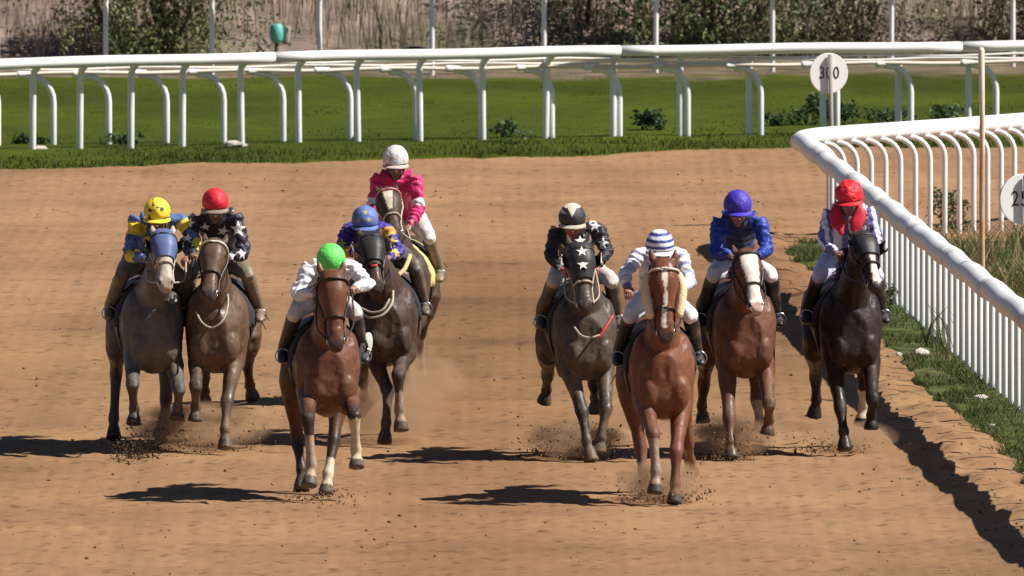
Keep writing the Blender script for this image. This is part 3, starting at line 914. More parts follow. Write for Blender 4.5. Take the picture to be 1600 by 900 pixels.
def horse(cfg):
    fr = Frame(cfg['gy'], cfg['chest'], cfg['yaw'] * .8)
    P, T = fr.P, fr.T
    root = empty('horse', (fr.X, fr.D, 0), cfg['label'], 'horse', 'racehorses galloping in the race')
    rv = np.array([fr.c, fr.s, 0]); fv = np.array([fr.s, -fr.c, 0]); up = np.array([0, 0, 1.0])
    B = MB()
    n = 28; a = np.arange(n) * 2 * math.pi / n
    st = catmull(np.array(TORSO), 3)
    rings = []
    for u, zt, zb, rx in st:
        zc = zb + (zt - zb) * 0.52; rz = np.where(np.sin(a) > 0, zt - zc, zc - zb)
        ca, sa = np.cos(a), np.sin(a)
        w = np.sign(ca) * np.abs(ca) ** 0.86 * rx
        # a back narrows towards the spine, a chest towards the keel
        w = w * (1 - 0.22 * np.clip(sa, 0, 1) ** 3) * (1 - 0.15 * np.clip(-sa, 0, 1) ** 3)
        rings.append(np.array([T(0, u, zc)]) + np.outer(w, rv) + np.outer(sa * rz, up))
    B.loft(rings)
    ax = np.array([rv, fv, up])
    for sd_ in (-1, 1):
        B.ball(T(.174 * sd_, .56, 1.16), (.102, .22, .30), ax)
        B.ball(T(.118 * sd_, .79, .97), (.108, .12, .165), ax)
        B.ball(T(.17 * sd_, .52, .88), (.095, .12, .16), ax)
        B.ball(T(.15 * sd_, -.85, 1.22), (.15, .27, .28), ax)
        B.ball(T(.17 * sd_, -.62, 1.03), (.105, .18, .20), ax)
    poll = P(*cfg['poll'], 1.14)
    mz0 = P(*cfg['muzzle'], 1.3)
    L = cfg.get('L', .66)
    dz = poll[2] - mz0[2]; dxx = mz0[0] - poll[0]
    du = math.sqrt(max(.18 ** 2, L * L - dz * dz - dxx * dxx))
    muz = P(*cfg['muzzle'], 1.14 + du)
    ha = muz - poll; L = np.linalg.norm(ha); ha = ha / L
    hs = nz(rv - ha * np.dot(rv, ha))
    if 'roll' in cfg:
        q = R(cfg['roll']); hs = nz(hs * math.cos(q) + np.cross(ha, hs) * math.sin(q))
    hu = np.cross(hs, ha)
    if np.dot(hu, (0, -1, 0)) < 0: hu = -hu           # towards the front of the face
    def HP(t, x, y):
        return poll + ha * t * L + hs * x + hu * y
    k = L / .66
    # neck
    nk = np.array([T(0, .34, 1.26), T(0, .56, 1.36), None, None, HP(-.02, 0, -.05)], dtype=object)
    nk = [T(0, .34, 1.26), T(0, .58, 1.38), T(0, .58, 1.38) * .6 + poll * .4 + (0, 0, -.03), T(0, .58, 1.38) * .25 + poll * .75 + (0, .02, -.035), HP(.06, 0, -.05)]
    B.chain(nk, [(.17, .27), (.165, .27), (.125, .205), (.098, .155), (.088, .115)], ref=rv, n=20, sub=4)
    rings = []
    n2 = 20; a2 = np.arange(n2) * 2 * math.pi / n2
    for t, rx, ry, oy in catmull(np.array(HEADST), 3):
        ca, sa = np.cos(a2), np.sin(a2)
        wx = np.sign(ca) * np.abs(ca) ** .8 * rx * (1 - .25 * np.clip(-sa, 0, 1) ** 2)
        rings.append(np.array([HP(t, 0, oy * k)]) + np.outer(wx * k, hs) + np.outer(np.sign(sa) * np.abs(sa) ** .85 * ry * k, hu))
    B.loft(rings)
    for sd_ in (-1, 1):
        B.ball(HP(.22, .092 * sd_ * k, -.055 * k), (.035, .10, .075), [hs, ha, hu])      # cheek
        B.ball(HP(.235, .104 * sd_ * k, .052 * k), (.022, .045, .03), [hs, ha, hu])      # brow over the eye
        B.ball(HP(.90, .050 * sd_ * k, .038 * k), (.022, .045, .026), [hs, ha, hu])      # nostril wing
        tip = HP(-.19 if not cfg.get('ears_back') else -.12, (.088 + .014) * sd_ * k, (.01 if not cfg.get('ears_back') else -.09))
        bs = HP(.0, .066 * sd_ * k, -.005)
        B.chain([bs, bs * .6 + tip * .4 + hs * .012 * sd_, bs * .25 + tip * .75 + hs * .006 * sd_, tip], [(.030, .026), (.034, .022), (.022, .015), (.007, .006)], ref=hs, n=10, sub=2)
    B.chain([HP(.80, 0, -.055 * k), HP(.9, 0, -.06 * k), HP(.965, 0, -.045 * k)], [.036, .036, .028], n=10)   # chin and lower lip
    # legs
    legs = []
    def foreleg(sd_, pts):
        sh = T(.17 * sd_, .60, 1.12); el = T(.17 * sd_, .52, .93)
        K, Fe, Ho = [P(*q) for q in pts]
        leg(sh, el, K, Fe, Ho, 'f', sd_)
    def hindleg(sd_, pts):
        hip = T(.14 * sd_, -.85, 1.22)
        if pts is None:
            H, Fe, Ho = T(.14 * sd_, -1.2, .70), T(.13 * sd_, -1.5, .48), T(.13 * sd_, -1.62, .38)
        else:
            H, Fe, Ho = [P(*q) for q in pts]
        stf = T(.20 * sd_, -.55, 1.0)
        fwd = (H - hip); stf = stf * .75 + (hip + H) * .5 * .25 + rv * .02 * sd_ + fv * .03
        leg(hip, stf, H, Fe, Ho, 'h', sd_)
    def leg(A, E, K, Fe, Ho, kind, sd_):
        pd = Ho - Fe; pl = np.linalg.norm(pd); pdn = pd / pl
        if pl > .19: Ho = Fe + pdn * .19; pl = .19
        C = Fe + pdn * pl * .52
        if kind == 'f':
            pts = [A, E, E * .62 + K * .38, E * .22 + K * .78, K + nz(E - K) * .035, K - nz(K - Fe) * 0, K + nz(Fe - K) * .055, K * .55 + Fe * .45, K * .2 + Fe * .8, Fe, Fe * .55 + C * .45, C]
            rad = [(.10, .16), (.098, .135), (.082, .098), (.058, .064), (.063, .062), (.063, .060), (.050, .052), (.040, .047), (.042, .050), (.053, .055), (.042, .043), (.054, .058)]
        else:
            pts = [A, E, E * .6 + K * .4, E * .25 + K * .75, K, K + nz(Fe - K) * .07, K * .5 + Fe * .5, K * .2 + Fe * .8, Fe, Fe * .55 + C * .45, C]
            rad = [(.15, .25), (.12, .18), (.088, .115), (.057, .074), (.060, .080), (.050, .062), (.042, .052), (.043, .051), (.054, .057), (.043, .045), (.055, .058)]
        B.chain(pts, rad, ref=rv, n=16, sub=2)
        B.chain([C - pdn * .01, C + pdn * pl * .25, Fe + pdn * pl], [(.056, .060), (.066, .070), (.073, .079)], ref=rv, n=16, dome=False)
        legs.append(dict(K=K, F=Fe, C=C, T=Fe + pdn * pl, kind=kind, sd=sd_, E=E))
    foreleg(-1, cfg['LF']); foreleg(1, cfg['RF']); hindleg(-1, cfg.get('LH')); hindleg(1, cfg.get('RH'))
    me = remesh(B, .0125, 4)
    co = get_co(me); no = get_no(me)
    # muscle and skin relief
    q = co @ np.array([rv, fv, up]).T
    rel = fbm(q * (7, 5, 6), 3, cfg['seed']) * .008 + (.5 - np.abs(vnoise(q * (11, 7, 7), cfg['seed'] + 3))) * .007 - np.clip(.16 - np.abs(vnoise(q * (15, 9, 11), cfg['seed'] + 6)), 0, 1) * -.02
    lowz = np.clip((co[:, 2] - .5) / .3, .2, 1)
    hd = np.linalg.norm(co - poll, axis=1) < .75 * L
    co2 = co + no * (rel * lowz * np.where(hd, .3, 1))[:, None]
    # nostrils and mouth line
    for sd_ in (-1, 1):
        dd = np.linalg.norm(co - HP(.925, .062 * sd_ * k, .044 * k), axis=1)
        co2 -= no * (np.exp(-(dd / .017) ** 2) * .018)[:, None]
    set_co(me, co2)
    # ---- coat pigment
    C0 = np.array(cfg['coat']) * .74
    cols = np.tile(C0, (len(co), 1)) * (1 + .10 * fbm(co * 3, 3, cfg['seed'] + 9))[:, None]
    dark = np.array(cfg.get('points', C0 * .3))
    def seg(p, a_, b_):
        d_ = b_ - a_; t = np.clip(((p - a_) @ d_) / (d_ @ d_), 0, 1)
        return np.linalg.norm(p - (a_ + t[:, None] * d_), axis=1), t
    socks = cfg.get('socks', {})
    for lg in legs:
        nm = ('L' if lg['sd'] < 0 else 'R') + lg['kind'].upper().replace('F', 'F')
        d1, t1 = seg(co, lg['K'], lg['F']); d2, t2 = seg(co, lg['F'], lg['C']); d3, t3 = seg(co, lg['C'], lg['T'])
        d0, t0 = seg(co, lg['E'], lg['K'])
        mk = (d1 < .075) & (d1 < d0 + .02)
        w = np.clip((t0 - .55) / .45, 0, 1) * (d0 < .10) * (d0 <= d1)
        w = np.maximum(w, ((d1 < .085) | (d2 < .085)) * 1.0 * (d1 < d0 + .01))
        w = np.where((d2 < .08) | (d3 < .09), 1.0, w) * cfg.get('legdark', 1.0)
        cols = cols * (1 - w[:, None]) + dark * w[:, None]
        if nm in socks:
            t_s, sc = socks[nm]
            mk = ((d1 < .08) & (t1 > t_s + .05 * vnoise(co * 30, 5)) & (d1 < d0)) | (d2 < .08)
            cols[mk] = sc
        hf = (d3 < .10) & (d3 < d2 + .004) & (t3 > .12)
        cols[hf] = cfg.get('hoof', (.035, .028, .024))
    # head markings
    r_ = co - poll
    ht = r_ @ ha / L; hx = r_ @ hs / k; hy = r_ @ hu / k
    head = (ht > -.25) & (ht < 1.1) & (np.abs(hx) < .16) & (np.abs(hy) < .19)
    if 'face' in cfg:
        m_ = head & ((ht > -.02) | ((np.abs(hx) > .05) & (hy > -.04)))
        cols[m_] = np.array(cfg['face']) * (1 + .12 * vnoise(co[m_] * 25, 4))[:, None]
    mzz = head & (ht > .84)
    mw = np.clip((ht - .80) / .12, 0, 1) * head
    cols = cols * (1 - mw[:, None] * .8) + np.array(cfg.get('muzz', (.045, .035, .032))) * mw[:, None] * .8
    for (ta, tb, wa, wb, off_) in cfg.get('blaze', []):
        tt = np.clip((ht - ta) / (tb - ta), 0, 1)
        wd = wa + (wb - wa) * tt + .006 * vnoise(co * 35, 8)
        m_ = head & (ht > ta) & (ht < tb) & (np.abs(hx - off_) < wd * 1.15) & (hy > .012)
        cols[m_] = cfg.get('blazecol', (.70, .62, .52))
    for sd_ in (-1, 1):
        dd = np.linalg.norm(co - HP(.925, .063 * sd_ * k, .047 * k), axis=1)
        cols[dd < .019] = (.012, .008, .008)
    if cfg.get('pinknose'):
        m_ = head & (ht > .90) & (np.abs(hx) < .045) & (hy > -.03)
        cols[m_] = (.42, .27, .22)
    # dried mud on legs and belly, thrown up in the race
    mud = np.array([.19, .13, .085])
    mw = np.clip(.62 - co[:, 2] * .62 + .55 * fbm(co * 5.5, 4, cfg['seed'] + 21), 0, 1) * cfg.get('mud', .5)
    cols = cols * (1 - mw[:, None]) + mud * mw[:, None]
    sp = np.clip((vnoise(co * 46, cfg['seed'] + 60) + .45 * vnoise(co * 90, 2) - .62) * 5, 0, 1) * np.clip(1.35 - co[:, 2] * .5, 0, 1) * cfg.get('mud', .5)
    cols = cols * (1 - sp[:, None] * .7) + mud * 1.15 * sp[:, None] * .7
    set_cols(me, cols)
    link('body', me, M_COAT, root)
    # ---- eyes
    for sd_ in (-1, 1):
        m = MB(); m.ball(HP(.265, .114 * sd_ * k, .048 * k), (.014, .022, .019), [hs, ha, hu], 12, 8); m.obj('eye', M_EYE, root)
    # ---- mane, forelock, tail
    def strands(name, roots, dirs, ln, w, col):
        v, f = [], []
        for r0, d0, l0 in zip(roots, dirs, ln):
            sd2 = nz(np.cross(d0, RNG.normal(0, 1, 3))) * w * RNG.uniform(.6, 1.3)
            j = RNG.normal(0, .014, 3)
            p1 = r0 + d0 * l0 * .5 + j; p2 = r0 + d0 * l0 + j * 1.5 + np.array([0, 0, -.03 * l0 / .15])
            b = len(v); v += [r0 - sd2, r0 + sd2, p1 + sd2, p1 - sd2, p2 + sd2 * .3, p2 - sd2 * .3]
            f += [(b, b + 1, b + 2, b + 3), (b + 3, b + 2, b + 4, b + 5)]
        cc = np.repeat(np.array(col)[None] * RNG.uniform(.6, 1.4, (len(roots), 1)), 6, 0)
        link(name, np_mesh(name, v, f, cc), M_HAIR, root)
    mane = np.array(cfg.get('mane', dark))
    crest0 = T(0, .40, 1.60); crest1 = HP(-.02, 0, -.13)
    rts, drs, lns = [], [], []
    for i in range(150):
        t = RNG.uniform(0, 1)
        c_ = crest0 * (1 - t) + crest1 * t + up * .06 * math.sin(t * math.pi) + fv * (-.05) * math.sin(t * math.pi)
        rts.append(c_ + RNG.normal(0, .012, 3)); drs.append(nz(np.array([-.75 + RNG.normal(0, .25), .35, -.45 + RNG.normal(0, .25)]))); lns.append(RNG.uniform(.08, .15))
    strands('mane', rts, drs, lns, .010, mane)
    rts, drs, lns = [], [], []
    for i in range(46):
        rts.append(HP(-.03 + RNG.uniform(-.02, .02), RNG.normal(0, .022), .04)); drs.append(nz(ha * .8 + hu * .45 + hs * RNG.normal(0, .35))); lns.append(RNG.uniform(.06, .13))
    if not cfg.get('hood'):
        strands('forelock', rts, drs, lns, .007, mane)
    rts, drs, lns = [], [], []
    for i in range(170):
        rts.append(T(0, -1.19, 1.38) + RNG.normal(0, .025, 3)); drs.append(nz(-fv * 1.0 + up * RNG.normal(-.35, .18) + rv * RNG.normal(0, .16))); lns.append(RNG.uniform(.4, .75))
    strands('tail', rts, drs, lns, .012, mane)
    # ---- bridle
    def hring(t, g, a0, a1, n_=15, oy=0.0):
        hst = np.array(HEADST)
        rx = np.interp(t, hst[:, 0], hst[:, 1]) * k; ry = np.interp(t, hst[:, 0], hst[:, 2]) * k; o_ = np.interp(t, hst[:, 0], hst[:, 3]) * k
        out = []
        for q_ in np.linspace(a0, a1, n_):
            ca, sa = math.cos(q_), math.sin(q_)
            out.append(HP(t, math.copysign(abs(ca) ** .8, ca) * rx + math.copysign(g, ca) * abs(ca), o_ + math.copysign(abs(sa) ** .85, sa) * ry + math.copysign(g, sa) * abs(sa) + oy))
        return out
    br = root
    m = MB(); m.chain(hring(.12, .012, R(-10), R(190)), [.011] * 15, n=8)
    m.obj('browband', {'pearl': M_PEARL, 'pink': M_PINKB}.get(cfg.get('brow'), M_LEATHER), br)
    m = MB()
    m.chain(hring(.60, .010, 0, 2 * math.pi, 24), [.010] * 24, n=8)
    for sd_ in (-1, 1):
        hst = np.array(HEADST)
        line = []
        for t in np.linspace(.02, .86, 10):
            rx = np.interp(t, hst[:, 0], hst[:, 1]) * k
            line.append(HP(t, sd_ * (rx + .012), -.012 * k - .01 * math.sin(t * 5)))
        m.chain(line, [(.009, .009)] * 10, n=7)
    m.chain(hring(-.02, .012, R(180), R(360)), [.011] * 15, n=7)
    m.obj('bridle', M_STRAP if cfg.get('palestrap') else M_LEATHER, br)
    bits = []
    for sd_ in (-1, 1):
        p_ = HP(.86, sd_ * .070 * k, -.018 * k); bits.append(p_)
        m = MB(); m.torus(p_, .030, .006, hs, 18, 6); m.obj('bit_ring', M_STEEL, br)
    # ---- reins to the rider's hands
    hands = [P(*cfg['jock']['haL'], .78), P(*cfg['jock']['haR'], .78)]
    if cfg['jock'].get('freeL'): hands[0] = T(-.07, .62, 1.78)
    for bp_, hnd, sd_ in zip(bits, hands, (-1, 1)):
        midp = bp_ * .5 + hnd * .5 + np.array([.05 * sd_, -.02, -.07])
        m = MB(); m.chain([bp_, midp, hnd], [.008] * 3, n=6, sub=4); m.obj('rein', M_STRAP if cfg.get('palestrap') else M_LEATHER, br)
    # ---- hanging loop of rein or breast strap across the neck
    for (mt, pl, r0) in cfg.get('loops', []):
        pp = [P(*q_) for q_ in pl]
        m = MB(); m.chain(pp, [r0] * len(pp), n=7, sub=4); m.obj('breast_strap', mt, root)
    # ---- saddle, cloth, girth, stirrups
    def tring(u, g, a0, a1, n_):
        st_ = np.array(TORSO)
        zt = np.interp(u, st_[:, 0], st_[:, 1]); zb = np.interp(u, st_[:, 0], st_[:, 2]); rx = np.interp(u, st_[:, 0], st_[:, 3])
        zc = zb + (zt - zb) * .52
        out = []
        for q_ in np.linspace(a0, a1, n_):
            ca, sa = math.cos(q_), math.sin(q_)
            w_ = math.copysign(abs(ca) ** .86, ca) * rx * (1 - .22 * max(sa, 0) ** 3)
            out.append(T(w_ + math.copysign(g, ca) * abs(ca), u, zc + sa * ((zt - zc) if sa > 0 else (zc - zb)) + g * sa))
        return out
    def shell(name, u0, u1, g, a0, a1, mt, th=.012):
        m = MB(); us_ = np.linspace(u0, u1, 9); n_ = 25
        o_ = [tring(u, g + .004 * math.sin(u * 30), a0, a1, n_) for u in us_]; i_ = [tring(u, g - th, a0, a1, n_) for u in us_]
        rings = [np.array(list(x_) + list(y_)[::-1]) for x_, y_ in zip(o_, i_)]
        m.loft(rings); return m.obj(name, mt, root)
    shell('saddle_cloth', -.38, .34, .022, R(-4), R(184), cfg.get('cloth', M_CLOTHD))
    shell('saddle', -.22, .24, .045, R(38), R(142), M_LEATHER, .02)
    m = MB(); m.chain(tring(.30, .012, 0, 2 * math.pi, 40), [(.03, .008)] * 40, ref=fv, n=8); m.obj('girth', cfg.get('girth', M_LEATHER), root)
    # ---- hood with blinker cups
    if cfg.get('hood'):
        hc = cfg['hood']; t1 = hc.get('end', .5)
        m = MB(); hst = np.array(HEADST); rings = []
        for t in np.linspace(-.03, t1, 16):
            rx = np.interp(t, hst[:, 0], hst[:, 1]) * k * 1.02 + .011; ry = np.interp(t, hst[:, 0], hst[:, 2]) * k * 1.02 + .011; oy = np.interp(t, hst[:, 0], hst[:, 3]) * k
            ca, sa = np.cos(np.arange(48) * 2 * math.pi / 48), np.sin(np.arange(48) * 2 * math.pi / 48)
            rings.append(np.array([HP(t + .02 * (t > t1 - .01) * 0, 0, oy)]) + np.outer(np.sign(ca) * np.abs(ca) ** .8 * rx, hs) + np.outer(np.sign(sa) * np.abs(sa) ** .85 * ry, hu))
        m.loft(rings, cap=False)
        hm = m.mesh('hood'); hm.polygons.foreach_set('use_smooth', [True] * len(hm.polygons))
        cc = np.tile(np.array(hc['col']), (len(hm.vertices), 1)); hco = get_co(hm)
        set_cols(hm, cc)
        ho = link('hood', hm, M_SILK, root)
        for t in hc.get('stars', []):
            m = MB(); c_ = HP(t, 0, np.interp(t, hst[:, 0], hst[:, 2]) * k * 1.02 + .018 + np.interp(t, hst[:, 0], hst[:, 3]) * k)
            ring = []
            for i in range(10):
                rr = (.054 if i % 2 == 0 else .023); q_ = math.pi / 2 + i * math.pi / 5
                ring.append(c_ + hs * rr * math.cos(q_) - ha * rr * math.sin(q_) - hu * (abs(rr * math.cos(q_)) * .12))
            m.loft([np.array(ring) - hu * .006, np.array(ring)]); m.obj('star_patch', M_CLOTHW, ho, smooth=False)
        for sd_ in (-1, 1):
            m = MB()
            ctr = HP(.27, sd_ * .128 * k, .032 * k)
            out_d = nz(hs * sd_ * .9 + hu * .35)
            fwd_ = nz(hu * .9 - hs * sd_ * .25); vert = ha
            # half cup: a curved shell open towards the front
            rows = []
            for i, q_ in enumerate(np.linspace(R(-115), R(115), 15)):
                rim = []
                for j, w_ in enumerate(np.linspace(0, 1, 6)):
                    ang = w_ * R(80)
                    p_ = ctr + out_d * (.055 * math.sin(ang)) + (vert * math.sin(q_) * .058 - hu * math.cos(q_) * .046) * (math.cos(ang * .35)) + hu * .035 * w_
                    rim.append(p_)
                rows.append(rim)
            v = [p_ for rim in rows for p_ in rim]
            fcs = [(i * 6 + j, i * 6 + j + 1, (i + 1) * 6 + j + 1, (i + 1) * 6 + j) for i in range(14) for j in range(5)]
            m.add(v, fcs)
            m.add([p_ - out_d * .006 for p_ in v], [tuple(reversed(q_)) for q_ in fcs])
            o_ = m.obj('blinker_cup', hc.get('cup', M_LEATHER), ho)
            m = MB(); m.chain([rim[-1] for rim in rows], [.007] * 15, n=7); m.obj('cup_rim', hc.get('rim', M_CLOTHW), ho)
    if cfg.get('rolls'):
        for sd_ in (-1, 1):
            m = MB(); m.chain([HP(.16, sd_ * .125 * k, -.02), HP(.30, sd_ * .145 * k, -.02), HP(.48, sd_ * .135 * k, -.015), HP(.64, sd_ * .115 * k, -.01)], [(.040, .05), (.046, .06), (.046, .055), (.040, .045)], ref=hs, n=14, sub=4)
            v = np.array(m.v); v += nz(v - v.mean(0)) * (vnoise(v * 60, 3) * .006)[:, None]; m.v = [tuple(q_) for q_ in v]
            m.obj('cheek_roll', M_FLEECE, root)
    if cfg.get('nosered'):
        m = MB(); m.ball(HP(.62, 0, .09 * k), (.035, .02, .012), [hs, ha, hu], 12, 8); m.obj('nose_badge', M_RED, root)
    if cfg.get('tag_cloth'):
        c_ = P(*cfg['tag_cloth'], .05)
        m = MB(); a_ = np.linspace(0, 2 * math.pi, 25)[:-1]
        ring = lambda y_, s_: np.array([c_ + np.array([math.cos(q_) * .052 * s_ + .02 * math.sin(q_), y_ + .02 * math.cos(q_), math.sin(q_) * .12 * s_]) for q_ in a_])
        m.loft([ring(.006, .97), ring(.004, 1), ring(-.004, 1), ring(-.006, .97)]); nb = m.obj('number_flap', M_CLOTHW, root)
        m = MB(); m.chain([c_ + (-.006, -.012, .05), c_ + (.012, -.014, .0), c_ + (-.004, -.012, -.05)], [.009] * 3, n=6); m.obj('number_mark', M_BLACK, nb)
    return fr, root, dict(HP=HP, tring=tring)

# ------------------------------------------------------------------ riders
def seg_dt(p, a, b):
    d = b - a; t = np.clip(((p - a) @ d) / (d @ d), 0, 1)
    return np.linalg.norm(p - (a + t[:, None] * d), axis=1), t

def rider(cfg, fr):
    j = cfg['jock']; P, T = fr.P, fr.T
    BZ = 1.14
    root = empty('person', (fr.X, fr.D, BZ), j['label'], 'person', 'jockeys crouched on the racehorses')
    off = (0, 0, -BZ)
    hu_ = j.get('hu', .66)
    hc = P(*j['head'], hu_)                     # centre of the helmet
    shL, shR = P(*j['shL'], .40), P(*j['shR'], .40)
    # keep shoulders a human breadth apart
    mid = (shL + shR) / 2 + np.array([0, 0, .05]); half = (shR - shL) / 2
    hl = np.linalg.norm(half); half = half / hl * np.clip(hl, .16, .20); shL, shR = mid - half, mid + half
    pel = T(0, -.22, 1.72 + j.get('dp', 0))
    def two(sh, el, ha_, lu=.29, ll=.25):
        d = ha_ - sh; D = np.linalg.norm(d)
        return el
    elL, elR = P(*j['elL'], .52), P(*j['elR'], .52)
    haL, haR = P(*j['haL'], .78), P(*j['haR'], .78)
    arms = [(shL, elL, haL, -1), (shR, elR, haR, 1)]
    chest = mid + T(0, -.06, -.02) * (1, 1, 0) + (0, 0, -.05)
    nb = mid + (0, -.05, .02)
    down = nz(np.array([0, -.42, -.9])); fwd = nz(np.array([0, -.9, .42])); sx = np.array([1.0, 0, 0])
    ht = R(j.get('tilt', 9)); 
    down = np.array([0, math.sin(ht), -math.cos(ht)]); fwd = np.array([0, -math.cos(ht), -math.sin(ht)])
    if 'turn' in j:
        q = R(j['turn']); sx = np.array([math.cos(q), math.sin(q), 0]); rot = np.array([[math.cos(q), -math.sin(q), 0], [math.sin(q), math.cos(q), 0], [0, 0, 1]])
        down = rot @ down; fwd = rot @ fwd
    def FP(x, f, d):
        return hc + sx * x + fwd * f + down * d
    legs = []
    for sd_ in (-1, 1):
        hip = pel + T(.10 * sd_, 0, -.02) * 1.0
        kn = T(.255 * sd_, .29, 1.61 + j.get('dk', 0)); an = T(.345 * sd_, -.02, 1.25 + j.get('da', 0)); to = T(.36 * sd_, .15, 1.19 + j.get('da', 0))
        legs.append((hip, kn, an, to, sd_))
    # body, one continuous skin
    B = MB()
    B.ball(FP(0, -.01, .0), (.077, .098, .105), [sx, fwd, -down])
    B.ball(FP(0, .02, .085), (.062, .075, .085), [sx, fwd, -down])
    B.ball(FP(0, .055, .155), (.030, .028, .026), [sx, fwd, -down])          # chin
    B.chain([FP(0, .085, .055), FP(0, .106, .085), FP(0, .112, .10)], [.010, .015, .014], n=8)   # nose
    for sd_ in (-1, 1):
        B.ball(FP(.078 * sd_, -.005, .075), (.012, .022, .032), [sx, fwd, -down])   # ears
        B.ball(FP(.040 * sd_, .070, .095), (.024, .020, .020), [sx, fwd, -down])    # cheekbones
    B.ball(FP(0, .083, .134), (.026, .012, .010), [sx, fwd, -down])           # lips
    B.chain([FP(0, -.03, .09), nb * .5 + FP(0, -.02, .12) * .5, nb], [.056, .054, .062], n=14)
    B.chain([pel, pel * .5 + chest * .5 + (0, 0, .03), chest, nb + (0, .04, -.03)], [(.145, .11), (.135, .10), (.155, .105), (.10, .07)], n=18, sub=3)
    for sh, el, ha_, sd_ in arms:
        B.chain([mid * .45 + sh * .55, sh, sh * .5 + el * .5, el, el * .55 + ha_ * .45, ha_ + nz(el - ha_) * .07], [.06, .058, .046, .040, .036, .026], n=12, sub=2)
    for hip, kn, an, to, sd_ in legs:
        B.chain([hip, hip * .5 + kn * .5, kn, kn * .55 + an * .45, an + (0, 0, .03)], [.085, .070, .044, .044, .034], n=14, sub=2)
        B.chain([an + fv_back(T) * .04, an * .5 + to * .5, to], [.038, .038, .032], n=10)
    # palms
    for sh, el, ha_, sd_ in arms:
        ad = nz(ha_ - el)
        B.chain([ha_ - ad * .07, ha_ - ad * .03, ha_ + ad * .015], [(.026, .022), (.038, .022), (.036, .020)], ref=(1, 0, .2), n=12)
    me = remesh(B, .0115, 2)
    # fingers, rooted in the palm and curled round the rein
    Fg = MB()
    for sh, el, ha_, sd_ in arms:
        ad = nz(ha_ - el); side = nz(np.array([1, 0, .2]) - ad * np.dot((1, 0, .2), ad)); pn = np.cross(ad, side)
        if pn[2] > 0: pn = -pn
        free = sd_ < 0 and j.get('freeL')
        for i, (o_, l_) in enumerate(((-.027, .066), (-.009, .076), (.010, .072), (.027, .056))):
            r0 = ha_ + ad * .008 + side * o_
            c1, c2 = (.75, .45) if not free else (.9, .6)
            p1 = r0 + (ad * c1 + pn * math.sqrt(1 - c1 * c1)) * l_ * .45
            p2 = p1 + (ad * (-.15 if not free else .45) + pn * .9) * l_ * .38
            p3 = p2 + (-ad * (.8 if not free else .1) + pn * .4) * l_ * .30
            Fg.chain([r0, p1, p2, p3], [.0105, .0098, .009, .0078], n=7)
        r0 = ha_ - ad * .035 - side * .034 * sd_ * 1.0
        Fg.chain([r0, r0 - side * .014 * sd_ + ad * .03 + pn * .01, r0 + ad * .058 + pn * .022], [.0125, .0115, .009], n=7)
    co = get_co(me)
    faces = [tuple(p.vertices) for p in me.polygons]
    nb0 = len(co)
    allv = np.vstack([co, np.array(Fg.v)])
    allf = faces + [tuple(i + nb0 for i in f) for f in Fg.f]
    bpy.data.meshes.remove(me)
    me = bpy.data.meshes.new('body'); me.from_pydata([tuple(v) for v in allv], [], allf); me.update()
    me.polygons.foreach_set('use_smooth', [True] * len(me.polygons))
    skin = np.array(j.get('skin', (.45, .25, .17)))
    co = allv
    cols = np.tile(skin, (len(co), 1)) * (1 + .12 * vnoise(co * 30, 3))[:, None]
    dl = np.linalg.norm((co - FP(0, .092, .134)) @ np.array([sx, fwd, down]).T / (.026, .02, .009), axis=1)
    cols[dl < 1] = skin * (.75, .45, .45)
    loc = (co - hc) @ np.array([sx, fwd, down]).T
    hair = (np.linalg.norm(loc, axis=1) < .16) & (loc[:, 1] < .01) & (loc[:, 2] < .12)
    cols[hair] = (.03, .02, .015)
    beard = (loc[:, 2] > .10) & (loc[:, 2] < .2) & (np.abs(loc[:, 0]) < .08) & (loc[:, 1] > .0)
    cols[beard] *= (.78, .74, .74)
    # gloves
    if j.get('gloves'):
        for sh, el, ha_, sd_ in arms:
            cols[np.linalg.norm(co - ha_, axis=1) < .10] = j['gloves']
    set_cols(me, cols)
    link('body', me, M_SKIN, root, off)
    # jacket
    J = MB()
    J.chain([pel * .85 + chest * .15, pel * .5 + chest * .5 + (0, 0, .04), chest + (0, 0, .005), nb + (0, .05, -.03)], [(.155, .125), (.165, .13), (.185, .13), (.115, .085)], n=20, sub=3)
    for sh, el, ha_, sd_ in arms:
        J.chain([mid * .5 + sh * .5, sh, sh * .5 + el * .5, el, el * .5 + ha_ * .5, ha_ + nz(el - ha_) * .055], [.074, .077, .068, .061, .052, .034], n=14, sub=3)
    J.chain([nb + (0, .02, -.03), nb * .7 + FP(0, -.02, .14) * .3], [.085, .068], n=14, dome=False)
    me = remesh(J, .0125, 2, 1)
    co = get_co(me); no = get_no(me)
    # folds in the loose silk
    wr = np.zeros(len(co))
    for sh, el, ha_, sd_ in arms:
        for a_, b_, fr_ in ((sh, el, 26), (el, ha_, 34)):
            dd, tt = seg_dt(co, a_, b_)
            ax_ = nz(b_ - a_)
            w_ = np.exp(-(dd / .10) ** 2)
            wr += w_ * np.sin(tt * fr_ + 6 * vnoise(co * 9, 31 + sd_)) * .008
    wr += fbm(co * (9, 7, 13), 3, cfg['seed'] + 50) * .009 + np.abs(vnoise(co * (17, 12, 22), cfg['seed'] + 51)) * -.012
    co = co + no * wr[:, None]
    set_co(me, co)
    no = get_no(me)
    cols = np.tile(np.array(j['silk'], float), (len(co), 1))
    info = []
    for sh, el, ha_, sd_ in arms:
        d1, t1 = seg_dt(co, sh, el); d2, t2 = seg_dt(co, el, ha_)
        arm_t = np.where(d1 < d2, t1 * .5, .5 + t2 * .5); info.append((np.minimum(d1, d2), arm_t, sd_))
    dT, tT = seg_dt(co, pel, mid)
    isarm = np.full(len(co), 0); at_ = np.zeros(len(co))
